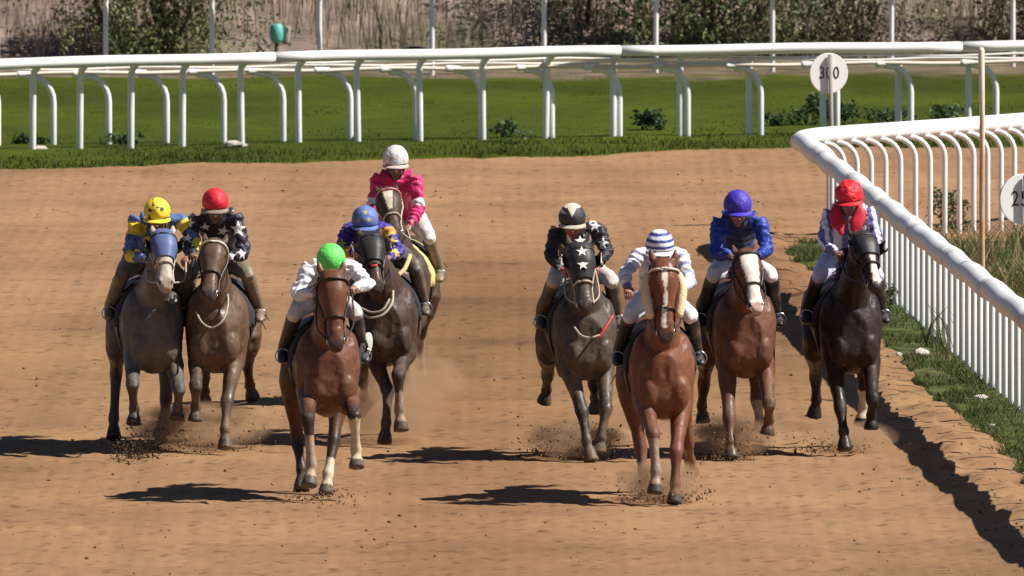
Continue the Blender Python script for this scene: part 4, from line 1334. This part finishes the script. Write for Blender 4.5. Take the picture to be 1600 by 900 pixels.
    for dd, tt, sd_ in info:
        m_ = (dd < .105) & (dd < dT - .03)
        isarm[m_] = sd_; at_[m_] = tt[m_]
    ctx = dict(co=co, no=no, isarm=isarm, at=at_, tT=tT, P=P, mid=mid, nb=nb, T=T, arms=arms, x=co[:, 0] - mid[0])
    def star(px, py, u, r, col):
        w_ = P(px, py, u)
        d_ = np.hypot(co[:, 0] - w_[0], co[:, 2] - w_[2]); d_ = np.where(no[:, 1] < .25, d_, 9) + (co[:, 1] + .9) * .02
        i = int(np.argmin(d_)); c_, n_ = co[i], nz(no[i])
        s_ = nz(np.cross((0, 0, 1), n_)); v_ = np.cross(n_, s_)
        r_ = co - c_
        m_ = (np.linalg.norm(r_, axis=1) < r * 1.3) & (no @ n_ > .15) & polystar(r_ @ s_, r_ @ v_, r)
        cols[m_] = col
    ctx['star'] = star; ctx['cols'] = cols
    if j.get('paint'): j['paint'](ctx)
    set_cols(me, ctx['cols'])
    link('jacket', me, M_SILK, root, off)
    # breeches
    J = MB()
    J.chain([pel + T(0, -.06, -.03) * (1, 1, 1) - T(0, 0, 0), pel * .8 + chest * .2], [(.165, .135), (.15, .12)], n=18)
    for hip, kn, an, to, sd_ in legs:
        J.chain([hip, hip * .5 + kn * .5, kn, kn * .88 + an * .12], [.115, .094, .068, .060], n=16, sub=3)
    me = remesh(J, .014, 3)
    co = get_co(me); no = get_no(me)
    co = co + no * (fbm(co * (11, 11, 11), 3, cfg['seed'] + 70) * .007)[:, None]; set_co(me, co)
    cols = np.tile(np.array(j['breech'], float), (len(co), 1))
    mudd = np.clip(.5 * fbm(co * 8, 4, cfg['seed'] + 72) + j.get('bmud', .15), 0, 1)[:, None] * .8
    cols = cols * (1 - mudd) + np.array([.20, .145, .10]) * mudd
    set_cols(me, cols); link('breeches', me, M_SILK, root, off)
    # boots and stirrup irons
    for hip, kn, an, to, sd_ in legs:
        J = MB()
        bk = an + fv_back(T) * .045
        J.chain([kn * .86 + an * .14, kn * .5 + an * .5, an + (0, 0, .03)], [.070, .063, .046], n=14, sub=2)
        J.chain([bk, an * .6 + to * .4, to * 1.0, to + nz(to - an) * .03], [(.040, .046), (.045, .042), (.043, .034), (.032, .022)], ref=(1, 0, 0), n=14, sub=2)
        J.box(bk + (0, 0, -.045), (.030, .028, .012))
        me = remesh(J, .0115, 2)
        co = get_co(me)
        cols = np.tile(np.array(j.get('boot', (.02, .018, .017))), (len(co), 1))
        mw = np.clip(.6 * fbm(co * 9, 4, 33 + sd_) + j.get('mud', .2), 0, 1)[:, None]
        cols = cols * (1 - mw) + np.array([.22, .165, .115]) * mw
        set_cols(me, cols); link('boot', me, vcol_boot, root, off)
        m = MB(); m.torus(an * .35 + to * .65 + (0, 0, .01), .062, .006, nz(to - an) * (1, 1, 0) + (0, 0, .0), 20, 6); m.obj('stirrup', M_STEEL, root, off=off)
        m = MB(); m.chain([an * .35 + to * .65 + (0, 0, .07), T(.29 * sd_, .1, 1.42)], [(.012, .004)] * 2, ref=(0, 1, 0), n=6); m.obj('stirrup_leather', M_LEATHER, root, off=off)
    # helmet with its silk, peak and goggles
    m = MB(); nu = 40; rings = []
    hr = j.get('hr', .122)
    for i in range(0, 15):
        th = R(108) * i / 14
        rr = math.sin(max(th, .02)); zz = math.cos(th)
        a_ = np.arange(nu) * 2 * math.pi / nu
        rings.append(np.array([hc + sx * (hr * rr * math.cos(q)) + fwd * (hr * 1.17 * rr * math.sin(q)) - down * (hr * 1.08 * zz + .012) for q in a_]))
    ir = [hc + (q - hc) * .90 for q in rings[::-1]]
    m.loft(rings + ir)
    hm = m.mesh('helmet')
    bmsub = bpy.data.objects.new('t', hm); COL.objects.link(bmsub)
    u = bmsub.modifiers.new('u', 'SUBSURF'); u.levels = 2
    bpy.context.view_layer.update()
    hm2 = bpy.data.meshes.new_from_object(bmsub.evaluated_get(bpy.context.evaluated_depsgraph_get()))
    bpy.data.objects.remove(bmsub); bpy.data.meshes.remove(hm); hm = hm2
    hm.polygons.foreach_set('use_smooth', [True] * len(hm.polygons))
    co = get_co(hm); loc = (co - hc) @ np.array([sx, fwd, -down]).T
    no = get_no(hm)
    co = co + no * (fbm(loc * (22, 22, 30), 3, cfg['seed'] + 80) * j.get('ruffle', .003))[:, None]; set_co(hm, co)
    hcol = np.tile(np.array(j['cap'], float), (len(co), 1))
    if j.get('cappaint'): hcol = j['cappaint'](hcol, loc)
    set_cols(hm, hcol)
    hel = link('helmet', hm, M_HELM, root, off)
    m = MB(); a_ = np.linspace(R(15), R(165), 17)
    top = [hc + sx * (hr * 1.0 * math.cos(q)) + fwd * (hr * 1.15 * math.sin(q)) + down * .030 for q in a_]
    outp = [hc + sx * (hr * 1.05 * math.cos(q)) + fwd * (hr * 1.17 * math.sin(q) + .05 * math.sin(q)) + down * (.050) for q in a_]
    v = [p for p in top] + [p for p in outp]; nn = len(a_)
    fcs = [(i, i + 1, nn + i + 1, nn + i) for i in range(nn - 1)]
    m.add(v, fcs); m.add([p + down * .008 for p in v], [tuple(reversed(f)) for f in fcs])
    m.add([*outp, *[p + down * .008 for p in outp]], [(i, i + 1, nn + i + 1, nn + i) for i in range(nn - 1)])
    pm = m.obj('peak', None, hel); set_cols(pm.data, np.tile(np.array(j.get('peak', j['cap']), float), (len(pm.data.vertices), 1))); pm.data.materials.append(M_HELM)
    m = MB(); m.chain([FP(-.078, .035, .055), FP(-.055, .078, .056), FP(-.02, .098, .058), FP(.02, .098, .058), FP(.055, .078, .056), FP(.078, .035, .055)], [(.020, .010), (.025, .013), (.020, .012), (.020, .012), (.025, .013), (.020, .010)], ref=down, n=10, sub=3)
    m.obj('goggles', j.get('gog', M_EYE), root, off=off)
    m = MB()
    for sd_ in (-1, 1):
        m.chain([FP(.088 * sd_, .01, .03), FP(.072 * sd_, .03, .11), FP(.025 * sd_, .05, .175)], [(.008, .004)] * 3, n=6, sub=2)
    m.obj('chin_strap', M_LEATHER, root, off=off)
    if j.get('scarf'):
        m = MB()
        for sd_, xs_ in ((-1, -.11), (1, .085)):
            m.chain([FP(.07 * sd_, -.02, .07), FP(xs_, .02, .15), FP(xs_ * .9, .06, .24), FP(xs_ * .6, .09, .33)], [(.04, .02), (.062, .018), (.058, .016), (.03, .012)], n=10, sub=3)
        v = np.array(m.v); v += (vnoise(v * 25, 3) * .016)[:, None]; m.v = [tuple(q) for q in v]
        m.obj('scarf', j['scarf'], root, off=off)
    return root

def fv_back(T):
    return T(0, -1.0, 0)
vcol_boot = vcol('boot_leather', 0.45, 0.2, 30, 0.2, 0.003, 0.5)

# ------------------------------------------------------------------ silks
WHT = (.78, .77, .78)
def stars_on(lst, col=WHT):
    def f(c):
        for q in lst: c['star'](*q, col)
    return f
def paint1(c):
    blue = np.array((.085, .155, .36)); yel = (.80, .60, .05)
    co = c['co']; cols = c['cols']
    for a, b in ((.06, .24), (.52, .70)):
        for sd in (-1, 1):
            m = (c['isarm'] == sd) & (c['at'] > a) & (c['at'] < b); cols[m] = yel
    m = (c['isarm'] == 0) & (np.sin(co[:, 0] * 24 + 1) * np.sin(co[:, 2] * 24) > .35); cols[m] = yel
    m = (c['isarm'] != 0) & (c['at'] > .25) & (c['at'] < .45) & (vnoise(co * 14, 3) > .15); cols[m] = (.03, .06, .16)
def paint4(c):
    cols = c['cols']; org = (.80, .34, .06)
    m = (c['isarm'] == 1) & (c['at'] > .02) & (c['at'] < .2); cols[m] = org
    m = (c['isarm'] == -1) & (c['at'] > .7) & (c['at'] < .85); cols[m] = org
    for q in ((604, 366, .45, .06), (611, 377, .5, .06), (617, 392, .55, .06), (596, 380, .5, .05), (534, 380, .5, .05), (626, 405, .4, .05)):
        c['star'](*q, (.72, .50, .06))
def paint5(c):
    m = (c['isarm'] != 0) & (c['at'] > .36) & (c['at'] < .50); c['cols'][m] = (.76, .70, .72)
    m = (c['isarm'] != 0) & (c['at'] > .93); c['cols'][m] = (.7, .66, .66)
def paint7(c):
    blue = (.13, .15, .40)
    m = (c['isarm'] != 0) & (np.sin(c['at'] * 38) > .55); c['cols'][m] = (.42, .45, .66)
    m = (c['isarm'] != 0) & (c['at'] > .88); c['cols'][m] = blue
    m = (c['isarm'] == 0) & (np.sin(c['co'][:, 2] * 50) > .6); c['cols'][m] = (.40, .43, .62)
def paint9(c):
    m = (c['isarm'] != 0) & (np.abs(((c['co'][:, 0] * 11 + c['co'][:, 1] * 5) % 1) - .5) > .27); c['cols'][m] = (.13, .12, .34)
    m = (c['isarm'] == 0) & (np.abs(((c['co'][:, 0] * 8) % 1) - .5) > .30); c['cols'][m] = (.14, .13, .34)
def paint3(c):
    m = (c['isarm'] != 0) & (vnoise(c['co'] * 9, 12) > .35) & (c['isarm'] < 0); c['cols'][m] = (.50, .52, .74)  # grey-blue shade of the left sleeve painted in patches on the white silk
def paint8(c):
    m = (c['isarm'] == 0) & (np.abs(c['x']) < .11) & (c['no'][:, 1] < .3); c['cols'][m] = (.02, .03, .10)
def cap1(h, l):
    q = (np.abs(vnoise(l * 26, 41)) > .72) | (np.hypot(l[:, 0] - .045, l[:, 2] - .06) < .018) | (np.hypot(l[:, 0] + .06, l[:, 2] - .05) < .016) | (np.hypot(l[:, 0] + .035, l[:, 2] - .095) < .013)
    h[q & (l[:, 1] > -.02)] = (.05, .045, .06); return h
def cap4(h, l):
    for x, z in ((.035, .035), (-.055, .03), (0, .1)):
        m = polystar(l[:, 0] - x, l[:, 2] - z, .028) & (l[:, 1] > 0); h[m] = (.50, .40, .10)
    return h
def cap5(h, l):
    m = (np.sin(l[:, 0] * 95) > .45); h[m] = (.52, .50, .50); return h
def cap6(h, l):
    m = (l[:, 1] > 0) & (np.abs(l[:, 0]) < np.clip((l[:, 2] - .045) * .55, 0, .05)); h[m] = (.70, .62, .50)
    m = (l[:, 2] > .112) | ((l[:, 0] < -.05) & (l[:, 2] > .07) & (l[:, 2] < .07 + (-.05 - l[:, 0]) * .9)); h[m] = (.62, .55, .44); return h
def cap7(h, l):
    m = np.sin(l[:, 2] * 118 + .9) > .12; h[m] = (.05, .06, .30); return h
def capedge(col, z):
    def f(h, l):
        h[l[:, 2] < z] = col; return h
    return f

OLIVE = (.20, .155, .10); 
HORSES = [
 dict(gy=712, chest=240, yaw=7.5, poll=(254, 368), muzzle=(258, 452), coat=(.150, .132, .118), points=(.07, .062, .058), face=(.44, .38, .31), muzz=(.36, .28, .22), mane=(.06, .05, .045), mud=.6, seed=1, L=.62,
   LF=[(206, 603, 1.0), (209, 640, .80), (208, 664, .84)], RF=[(279, 610, 1.05), (277, 638, .82), (276, 656, .85)], LH=[(181, 585, -.95), (177, 655, -.85), (177, 694, -.75)], RH=[(259, 622, -.3), (256, 655, -.1), (248, 684, 0)],
   hood=dict(col=(.085, .12, .27), end=.50, cup=M_LEATHER, rim=M_LEATHER), palestrap=1,
   label='muddy grey brown horse with pale face and dark blue hood, ridden by the yellow cap',
   jock=dict(head=(245, 333), hu=.62, shL=(212, 352), elL=(201, 398), haL=(232, 408), shR=(284, 354), elR=(306, 378), haR=(290, 407), silk=(.085, .155, .36), paint=paint1, cap=(.80, .60, .03), cappaint=cap1, peak=(.8, .6, .05), breech=OLIVE, boot=(.10, .085, .07), mud=.75, skin=(.30, .16, .11), bmud=.5, dk=-.02, da=.02,
     label='jockey in yellow spotted cap and blue silks with yellow patches, on the pale faced horse')),
 dict(gy=712, chest=336, yaw=-4.5, poll=(335, 382), muzzle=(325, 468), coat=(.145, .085, .054), points=(.075, .052, .04), mane=(.03, .022, .02), mud=.65, seed=2, L=.66, brow='pearl',
   LF=[(305, 605, 1.0), (305, 638, .8), (304, 659, .82)], RF=[(354, 630, .85), (351, 672, .95), (351, 702, 1.0)], RH=[(386, 568, -1.15), (390, 603, -1.35), (395, 624, -1.42)], LH=[(318, 590, -1.0), (319, 612, -1.2), (320, 635, -1.25)],
   loops=[(M_STRAP, [(306, 488, .93), (316, 505, 1.0), (332, 512, 1.03), (348, 500, 1.02), (356, 475, .92), (354, 450, .8)], .009)],
   label='plain dark brown horse with pearly browband, galloping beside the blue hooded horse',
   jock=dict(head=(336, 318), hu=.62, shL=(308, 348), elL=(290, 382), haL=(302, 400), shR=(367, 348), elR=(381, 395), haR=(352, 402), silk=(.018, .016, .032), cap=(.62, .012, .03), cappaint=capedge((.22, .12, .09), -.028), peak=(.22, .17, .13), breech=OLIVE, boot=(.13, .105, .08), mud=.85, bmud=.6, skin=(.22, .13, .09), gog=M_TAN,
     paint=stars_on([(363, 333, .4, .085), (372, 357, .45, .075), (348, 362, .5, .06), (366, 378, .5, .05), (378, 396, .5, .06), (360, 400, .5, .055), (295, 348, .4, .06), (293, 371, .45, .055), (320, 355, .5, .05), (372, 420, .4, .06)]),
     label='jockey in plain red cap and black silks with white stars')),
 dict(gy=785, chest=514, yaw=6.5, poll=(518, 430), muzzle=(525, 548), coat=(.165, .066, .034), points=(.035, .022, .018), mane=(.02, .013, .012), mud=.25, seed=3, L=.70, hoof=(.09, .07, .055),
   LF=[(481, 655, 1.15), (486, 728, 1.15), (481, 772, 1.25)], RF=[(553, 650, 1.05), (556, 705, .95), (557, 732, 1.0)], RH=[(521, 690, -.2), (512, 742, 0), (508, 782, .1)], LH=[(464, 690, -.7), (471, 735, -.6), (470, 774, -.5)],
   socks={'LF': (.35, (.34, .24, .17)), 'RF': (.05, (.52, .42, .28)), 'RH': (.55, (.55, .45, .33))}, tag_cloth=(572, 541), girth=M_CLOTHD,
   label='bay horse with dark brown face and white socks, leading under the bright green cap',
   jock=dict(head=(517, 407), hu=.78, tilt=30, shL=(484, 428), elL=(463, 462), haL=(496, 456), shR=(550, 428), elR=(574, 444), haR=(549, 452), silk=(.74, .74, .80), paint=paint3, cap=(.13, .72, .12), cappaint=capedge((.55, .62, .35), -.030), peak=(.45, .62, .25), breech=(.70, .66, .64), boot=(.04, .04, .045), mud=-.05, skin=(.36, .18, .12), hr=.127,
     label='jockey in bright green cap and white silks, head tucked low behind the bay horse')),
 dict(gy=700, chest=605, yaw=1.5, poll=(578, 372), muzzle=(588, 456), coat=(.078, .044, .033), points=(.055, .036, .03), mane=(.015, .012, .012), mud=.45, seed=4, L=.64, nosered=1,
   LF=[(606, 612, .85), (603, 662, .95), (600, 700, 1.0)], RF=[(622, 588, 1.0), (624, 642, 1.0), (627, 678, 1.05)], LH=[(566, 592, -1.1), (572, 620, -1.35), (588, 633, -1.40)], RH=[(622, 600, -1.2), (624, 630, -1.4), (626, 650, -1.5)],
   socks={'LH': (.3, (.50, .40, .28)), 'RF': (.45, (.28, .2, .15))}, hood=dict(col=(.018, .017, .018), end=.52, cup=M_GREYPOST, rim=M_GREYPOST),
   loops=[(M_STRAP, [(560, 488, .95), (578, 496, 1.05), (598, 492, 1.06), (612, 474, 1.0), (614, 455, .9)], .012), (M_STRAP, [(562, 480, .95), (580, 488, 1.05), (598, 484, 1.06), (608, 468, 1.0)], .009), (M_CLOTHY, [(622, 430, .45), (632, 420, .4), (640, 400, .3)], .022)],
   label='dark bay horse in black blinkered hood with red nose badge, close behind the green cap',
   jock=dict(head=(570, 345), hu=.60, shL=(548, 368), elL=(532, 388), haL=(556, 398), shR=(600, 368), elR=(622, 392), haR=(604, 404), silk=(.055, .035, .27), paint=paint4, cap=(.10, .17, .42), cappaint=cap4, breech=(.10, .085, .08), boot=(.06, .05, .045), mud=.4, skin=(.28, .15, .1),
     label='jockey in blue cap with gold stars, purple silks and orange collar, crouching low')),
 dict(gy=640, chest=622, yaw=-4, poll=(605, 302), muzzle=(618, 372), coat=(.085, .053, .037), points=(.05, .036, .028), mane=(.025, .018, .016), mud=.55, seed=5, L=.62, brow='pink', blaze=[(.14, .5, .045, .02, -.005)], blazecol=(.62, .52, .40),
   LF=[(604, 540, .95), (603, 590, 1.0), (602, 628, 1.05)], RF=[(634, 560, 1.0), (634, 600, .85), (633, 625, .88)], RH=[(657, 522, -1.05), (656, 570, -1.2), (660, 596, -1.25)], LH=None,
   socks={'RH': (.05, (.26, .2, .15))}, cloth=M_CLOTHY, palestrap=1,
   label='brown horse with white forehead star, last of the field under the white cap',
   jock=dict(head=(618, 250), hu=.55, tilt=6, dp=.05, shL=(592, 285), elL=(581, 325), haL=(597, 352), shR=(647, 287), elR=(655, 325), haR=(636, 358), silk=(.60, .025, .15), paint=paint5, cap=(.68, .66, .66), cappaint=cap5, peak=(.5, .4, .36), breech=(.70, .67, .66), boot=(.12, .095, .07), mud=.8, skin=(.26, .15, .11), bmud=.05,
     label='jockey in white ribbed cap and bright pink silks with white arm bands, sitting tallest')),
 dict(gy=724, chest=918, yaw=7.5, poll=(905, 385), muzzle=(915, 488), coat=(.105, .080, .060), points=(.03, .025, .023), mane=(.035, .03, .028), mud=.8, seed=6, L=.66,
   LF=[(910, 645, .9), (917, 690, 1.0), (925, 724, 1.05)], RF=[(947, 640, .95), (939, 685, 1.0), (936, 706, 1.0)], LH=[(856, 585, -1.2), (854, 610, -1.4), (850, 630, -1.45)], RH=[(928, 600, -.8), (930, 622, -1), (930, 645, -1.05)],
   hood=dict(col=(.024, .022, .024), end=.54, cup=M_LEATHER, rim=M_CLOTHW, stars=(.0, .19, .38)), palestrap=1,
   loops=[(M_STRAP, [(898, 512, .98), (908, 524, 1.04), (922, 528, 1.06), (936, 524, 1.04)], .010), (M_RED, [(937, 526, 1.02), (946, 512, .98), (957, 494, .9)], .013)],
   label='muddy brown horse in black hood with three white stars and white rimmed blinkers',
   jock=dict(head=(894, 342), hu=.62, shL=(871, 367), elL=(861, 400), haL=(884, 424), shR=(933, 367), elR=(948, 392), haR=(930, 420), silk=(.022, .02, .026), cap=(.035, .03, .032), cappaint=cap6, peak=(.42, .36, .28), breech=(.60, .56, .50), boot=(.06, .05, .045), mud=.3, skin=(.45, .14, .12), bmud=.1,
     paint=stars_on([(925, 338, .35, .06), (930, 353, .42, .06), (942, 380, .5, .055), (933, 400, .5, .05), (878, 385, .5, .05), (874, 415, .55, .05), (889, 410, .55, .05), (915, 368, .42, .05)]),
     label='jockey in black cap with cream chevron and black silks with few white stars')),
 dict(gy=790, chest=1037, yaw=4.5, poll=(1037, 412), muzzle=(1040, 535), coat=(.215, .075, .036), points=(.13, .05, .03), mane=(.10, .04, .025), mud=.3, seed=7, L=.70, brow='pearl', blaze=[(.09, .26, .020, .024, -.004), (.26, .56, .012, .010, .004), (.56, .84, .018, .020, -.010)], legdark=.6,
   LF=[(1021, 680, 1.1), (1025, 738, 1.15), (1023, 782, 1.2)], RF=[(1057, 708, .95), (1055, 757, 1.0), (1054, 788, 1.05)], LH=[(1001, 700, -.6), (1006, 748, -.5), (1009, 782, -.4)], RH=[(1075, 690, -1.0), (1078, 720, -1.3), (1080, 742, -1.4)],
   rolls=1, cloth=M_CLOTHD, socks={'LF': (.12, (.30, .21, .16))},
   label='bright chestnut horse with thin white blaze and cream fleece cheek rolls, under the striped cap',
   jock=dict(head=(1031, 384), hu=.66, shL=(1000, 408), elL=(978, 424), haL=(981, 455), freeL=1, shR=(1063, 410), elR=(1077, 440), haR=(1058, 450), silk=(.74, .74, .82), paint=paint7, cap=(.76, .76, .80), cappaint=cap7, peak=(.7, .7, .75), breech=(.76, .74, .80), boot=(.018, .018, .022), mud=.0, skin=(.36, .18, .13), bmud=-.3,
     label='jockey in blue and white hooped cap, one bare fist held out to the side')),
 dict(gy=720, chest=1168, yaw=7, poll=(1165, 398), muzzle=(1183, 488), coat=(.175, .068, .037), points=(.10, .05, .034), mane=(.08, .035, .025), mud=.45, seed=8, L=.66, blaze=[(.12, .38, .072, .064, .0), (.38, .7, .060, .046, .004), (.7, 1.1, .05, .065, .004)], blazecol=(.74, .66, .58), pinknose=1, legdark=.7,
   LF=[(1140, 655, .9), (1142, 692, 1.0), (1143, 717, 1.05)], RF=[(1202, 632, 1.05), (1202, 658, .85), (1199, 680, .85)], LH=[(1100, 600, -1.15), (1097, 635, -1.25), (1099, 662, -1.25)], RH=[(1183, 625, -.5), (1188, 660, -.5), (1182, 690, -.45)],
   socks={'RH': (.0, (.58, .42, .28))},
   label='chestnut horse with a very broad white blaze, under the plain royal blue cap',
   jock=dict(head=(1153, 322), hu=.60, turn=8, shL=(1124, 352), elL=(1118, 395), haL=(1146, 400), shR=(1186, 352), elR=(1198, 388), haR=(1182, 404), silk=(.018, .05, .33), paint=paint8, cap=(.055, .03, .40), breech=(.74, .72, .76), boot=(.02, .02, .024), mud=.0, skin=(.34, .19, .15), bmud=-.3, gog=M_LEATHER, hr=.127, dk=.03,
     label='jockey in plain royal blue cap and blue silks with white breeches')),
 dict(gy=714, chest=1333, yaw=6.5, poll=(1345, 372), muzzle=(1370, 452), coat=(.036, .019, .016), points=(.018, .012, .011), mane=(.008, .007, .008), mud=.06, seed=9, L=.64, roll=-14, blaze=[(.48, .92, .020, .038, .006)], blazecol=(.62, .50, .44),
   LF=[(1314, 640, .9), (1319, 675, 1.0), (1321, 704, 1.05)], RF=[(1364, 625, 1.05), (1362, 650, .85), (1362, 672, .85)], LH=[(1275, 590, -1.1), (1276, 625, -1.2), (1272, 652, -1.25)], RH=[(1350, 605, -.7), (1350, 635, -.8), (1346, 667, -.8)],
   socks={'RH': (.0, (.60, .48, .36))}, hood=dict(col=(.014, .012, .014), end=.45, cup=M_LEATHER, rim=M_LEATHER), hoof=(.02, .016, .015),
   label='almost black horse with a pale snip down its nose, galloping closest to the inner rail',
   jock=dict(head=(1327, 306), hu=.58, turn=-6, shL=(1297, 340), elL=(1288, 382), haL=(1312, 398), shR=(1356, 340), elR=(1370, 375), haR=(1346, 398), silk=(.74, .72, .80), paint=paint9, cap=(.70, .015, .03), cappaint=capedge((.62, .01, .03), -.02), ruffle=.009, peak=(.6, .012, .03), breech=(.50, .49, .66), boot=(.02, .02, .024), mud=.0, skin=(.30, .14, .12), bmud=-.3, scarf=plain('red_scarf', (.58, .012, .035), .6, .1, 20), hr=.127,
     label='jockey in crumpled red cap and red scarf over white and violet striped silks')),
]
for hcfg in HORSES:
    fr, hroot, extra = horse(hcfg)
    rider(hcfg, fr)

# ------------------------------------------------------------------ dust and clods thrown up by the hooves
def dust_mat(name, dens, seed):
    m = bpy.data.materials.new(name); m.use_nodes = True; nt = m.node_tree; nt.nodes.clear()
    out = nt.nodes.new('ShaderNodeOutputMaterial'); pv = nt.nodes.new('ShaderNodeVolumePrincipled')
    pv.inputs['Color'].default_value = (.62, .42, .26, 1); pv.inputs['Anisotropy'].default_value = .1
    tc = nt.nodes.new('ShaderNodeTexCoord')
    n = nt.nodes.new('ShaderNodeTexNoise'); n.noise_dimensions = '4D'; n.inputs['W'].default_value = seed; n.inputs['Scale'].default_value = 2.2; n.inputs['Detail'].default_value = 4
    nt.links.new(tc.outputs['Object'], n.inputs['Vector'])
    ln = nt.nodes.new('ShaderNodeVectorMath'); ln.operation = 'LENGTH'; nt.links.new(tc.outputs['Object'], ln.inputs[0])
    mr = nt.nodes.new('ShaderNodeMapRange'); mr.inputs['From Min'].default_value = 1.0; mr.inputs['From Max'].default_value = .2; mr.inputs['To Min'].default_value = 0; mr.inputs['To Max'].default_value = 1
    nt.links.new(ln.outputs['Value'], mr.inputs['Value'])
    m2 = nt.nodes.new('ShaderNodeMapRange'); m2.inputs['From Min'].default_value = .38; m2.inputs['From Max'].default_value = .68; m2.inputs['To Min'].default_value = .1; m2.inputs['To Max'].default_value = dens * 10
    nt.links.new(n.outputs['Fac'], m2.inputs['Value'])
    mu = nt.nodes.new('ShaderNodeMath'); mu.operation = 'MULTIPLY'; nt.links.new(mr.outputs[0], mu.inputs[0]); nt.links.new(m2.outputs[0], mu.inputs[1])
    nt.links.new(mu.outputs[0], pv.inputs['Density']); nt.links.new(pv.outputs[0], out.inputs['Volume'])
    return m
def dust(px, py, gy, rx, ry, rz, dens, label):
    d = F * HC / (gy - YH)
    p = px2w(px, py, d)
    m = MB(); m.ball((0, 0, 0), 1.0, nu=24, nv=14)
    o = m.obj('dust_cloud', dust_mat('dust', dens, px * .01))
    o.location = (p[0], d, max(p[2], rz * .9)); o.scale = (rx, ry, rz)
    tag(o, label, 'dust', kind='stuff')
def clods(px, py, gy, n, sx, sz, label, dark=1.0, ux=0.0):
    d = F * HC / (gy - YH); p = px2w(px, py, d)
    v, f, c = [], [], []
    for i in range(n):
        z = abs(RNG.normal(0, sz)) ; z = z if RNG.uniform() > .3 else z * .25
        q = np.array([p[0] + RNG.normal(0, sx), d + RNG.normal(0, .5), z + .01])
        r = .004 + .016 * RNG.uniform() ** 3
        ax = nz(RNG.normal(0, 1, (3, 3)))
        b = len(v)
        pts = [q + ax[0] * r, q - ax[0] * r * .8, q + ax[1] * r * .9, q - ax[1] * r, q + ax[2] * r, q - ax[2] * r * .7]
        v += pts
        f += [(b, b + 2, b + 4), (b + 2, b + 1, b + 4), (b + 1, b + 3, b + 4), (b + 3, b, b + 4), (b + 2, b, b + 5), (b + 1, b + 2, b + 5), (b + 3, b + 1, b + 5), (b, b + 3, b + 5)]
        c += [np.array([.20, .12, .066]) * RNG.uniform(.35, 1.2) * dark] * 6
    o = link('dirt_clods', np_mesh('dirt_clods', v, f, np.array(c)), M_DIRT)
    tag(o, label, 'dirt', kind='stuff')
for q in ((208, 708, 718, 380, .10, .09, 'dense burst of clods under the pale faced horse, darkened for the shade below', .45),  # first burst darkened: shade beneath the flying dirt is put into its colour
          (300, 690, 706, 420, .28, .14, 'clods flying between the two pairs of front hooves'),
          (885, 712, 716, 380, .20, .11, 'clods thrown up beside the star hooded horse'),
          (942, 700, 712, 160, .08, .14, 'small spray of clods behind the star hooded horse'),
          (1035, 775, 784, 520, .17, .10, 'clods bursting at the hooves of the chestnut with cheek rolls'),
          (1135, 708, 716, 520, .16, .13, 'clods thrown by the broad blazed chestnut'),
          (1300, 695, 708, 240, .20, .08, 'light spray of clods round the black horse'),
          (500, 778, 786, 200, .15, .05, 'few clods at the hooves of the green cap horse')):
    clods(q[0], q[1], q[2], q[3] * 2, q[4] * 1.1, q[5] * 1.15, q[6], *(q[7:] or ()))
for q in ((305, 680, 704, .75, 1.0, .24, .9, 'brown dust haze round the hooves of the first pair'),
          (610, 665, 690, .55, 1.3, .36, .6, 'thin dust behind the black hooded horse'),
          (1035, 765, 784, .42, .9, .20, 1.3, 'dust puff under the striped cap horse'),
          (1140, 700, 714, .45, .9, .20, 1.1, 'dust puff under the broad blazed chestnut'),
          (900, 705, 716, .5, .9, .18, .9, 'dust puff under the star hooded horse'),
          (1340, 692, 706, .4, .8, .15, .8, 'dust puff under the black horse'),
          (640, 610, 640, .6, 1.5, .3, .4, 'faint dust behind the last brown horse')):
    dust(*q)
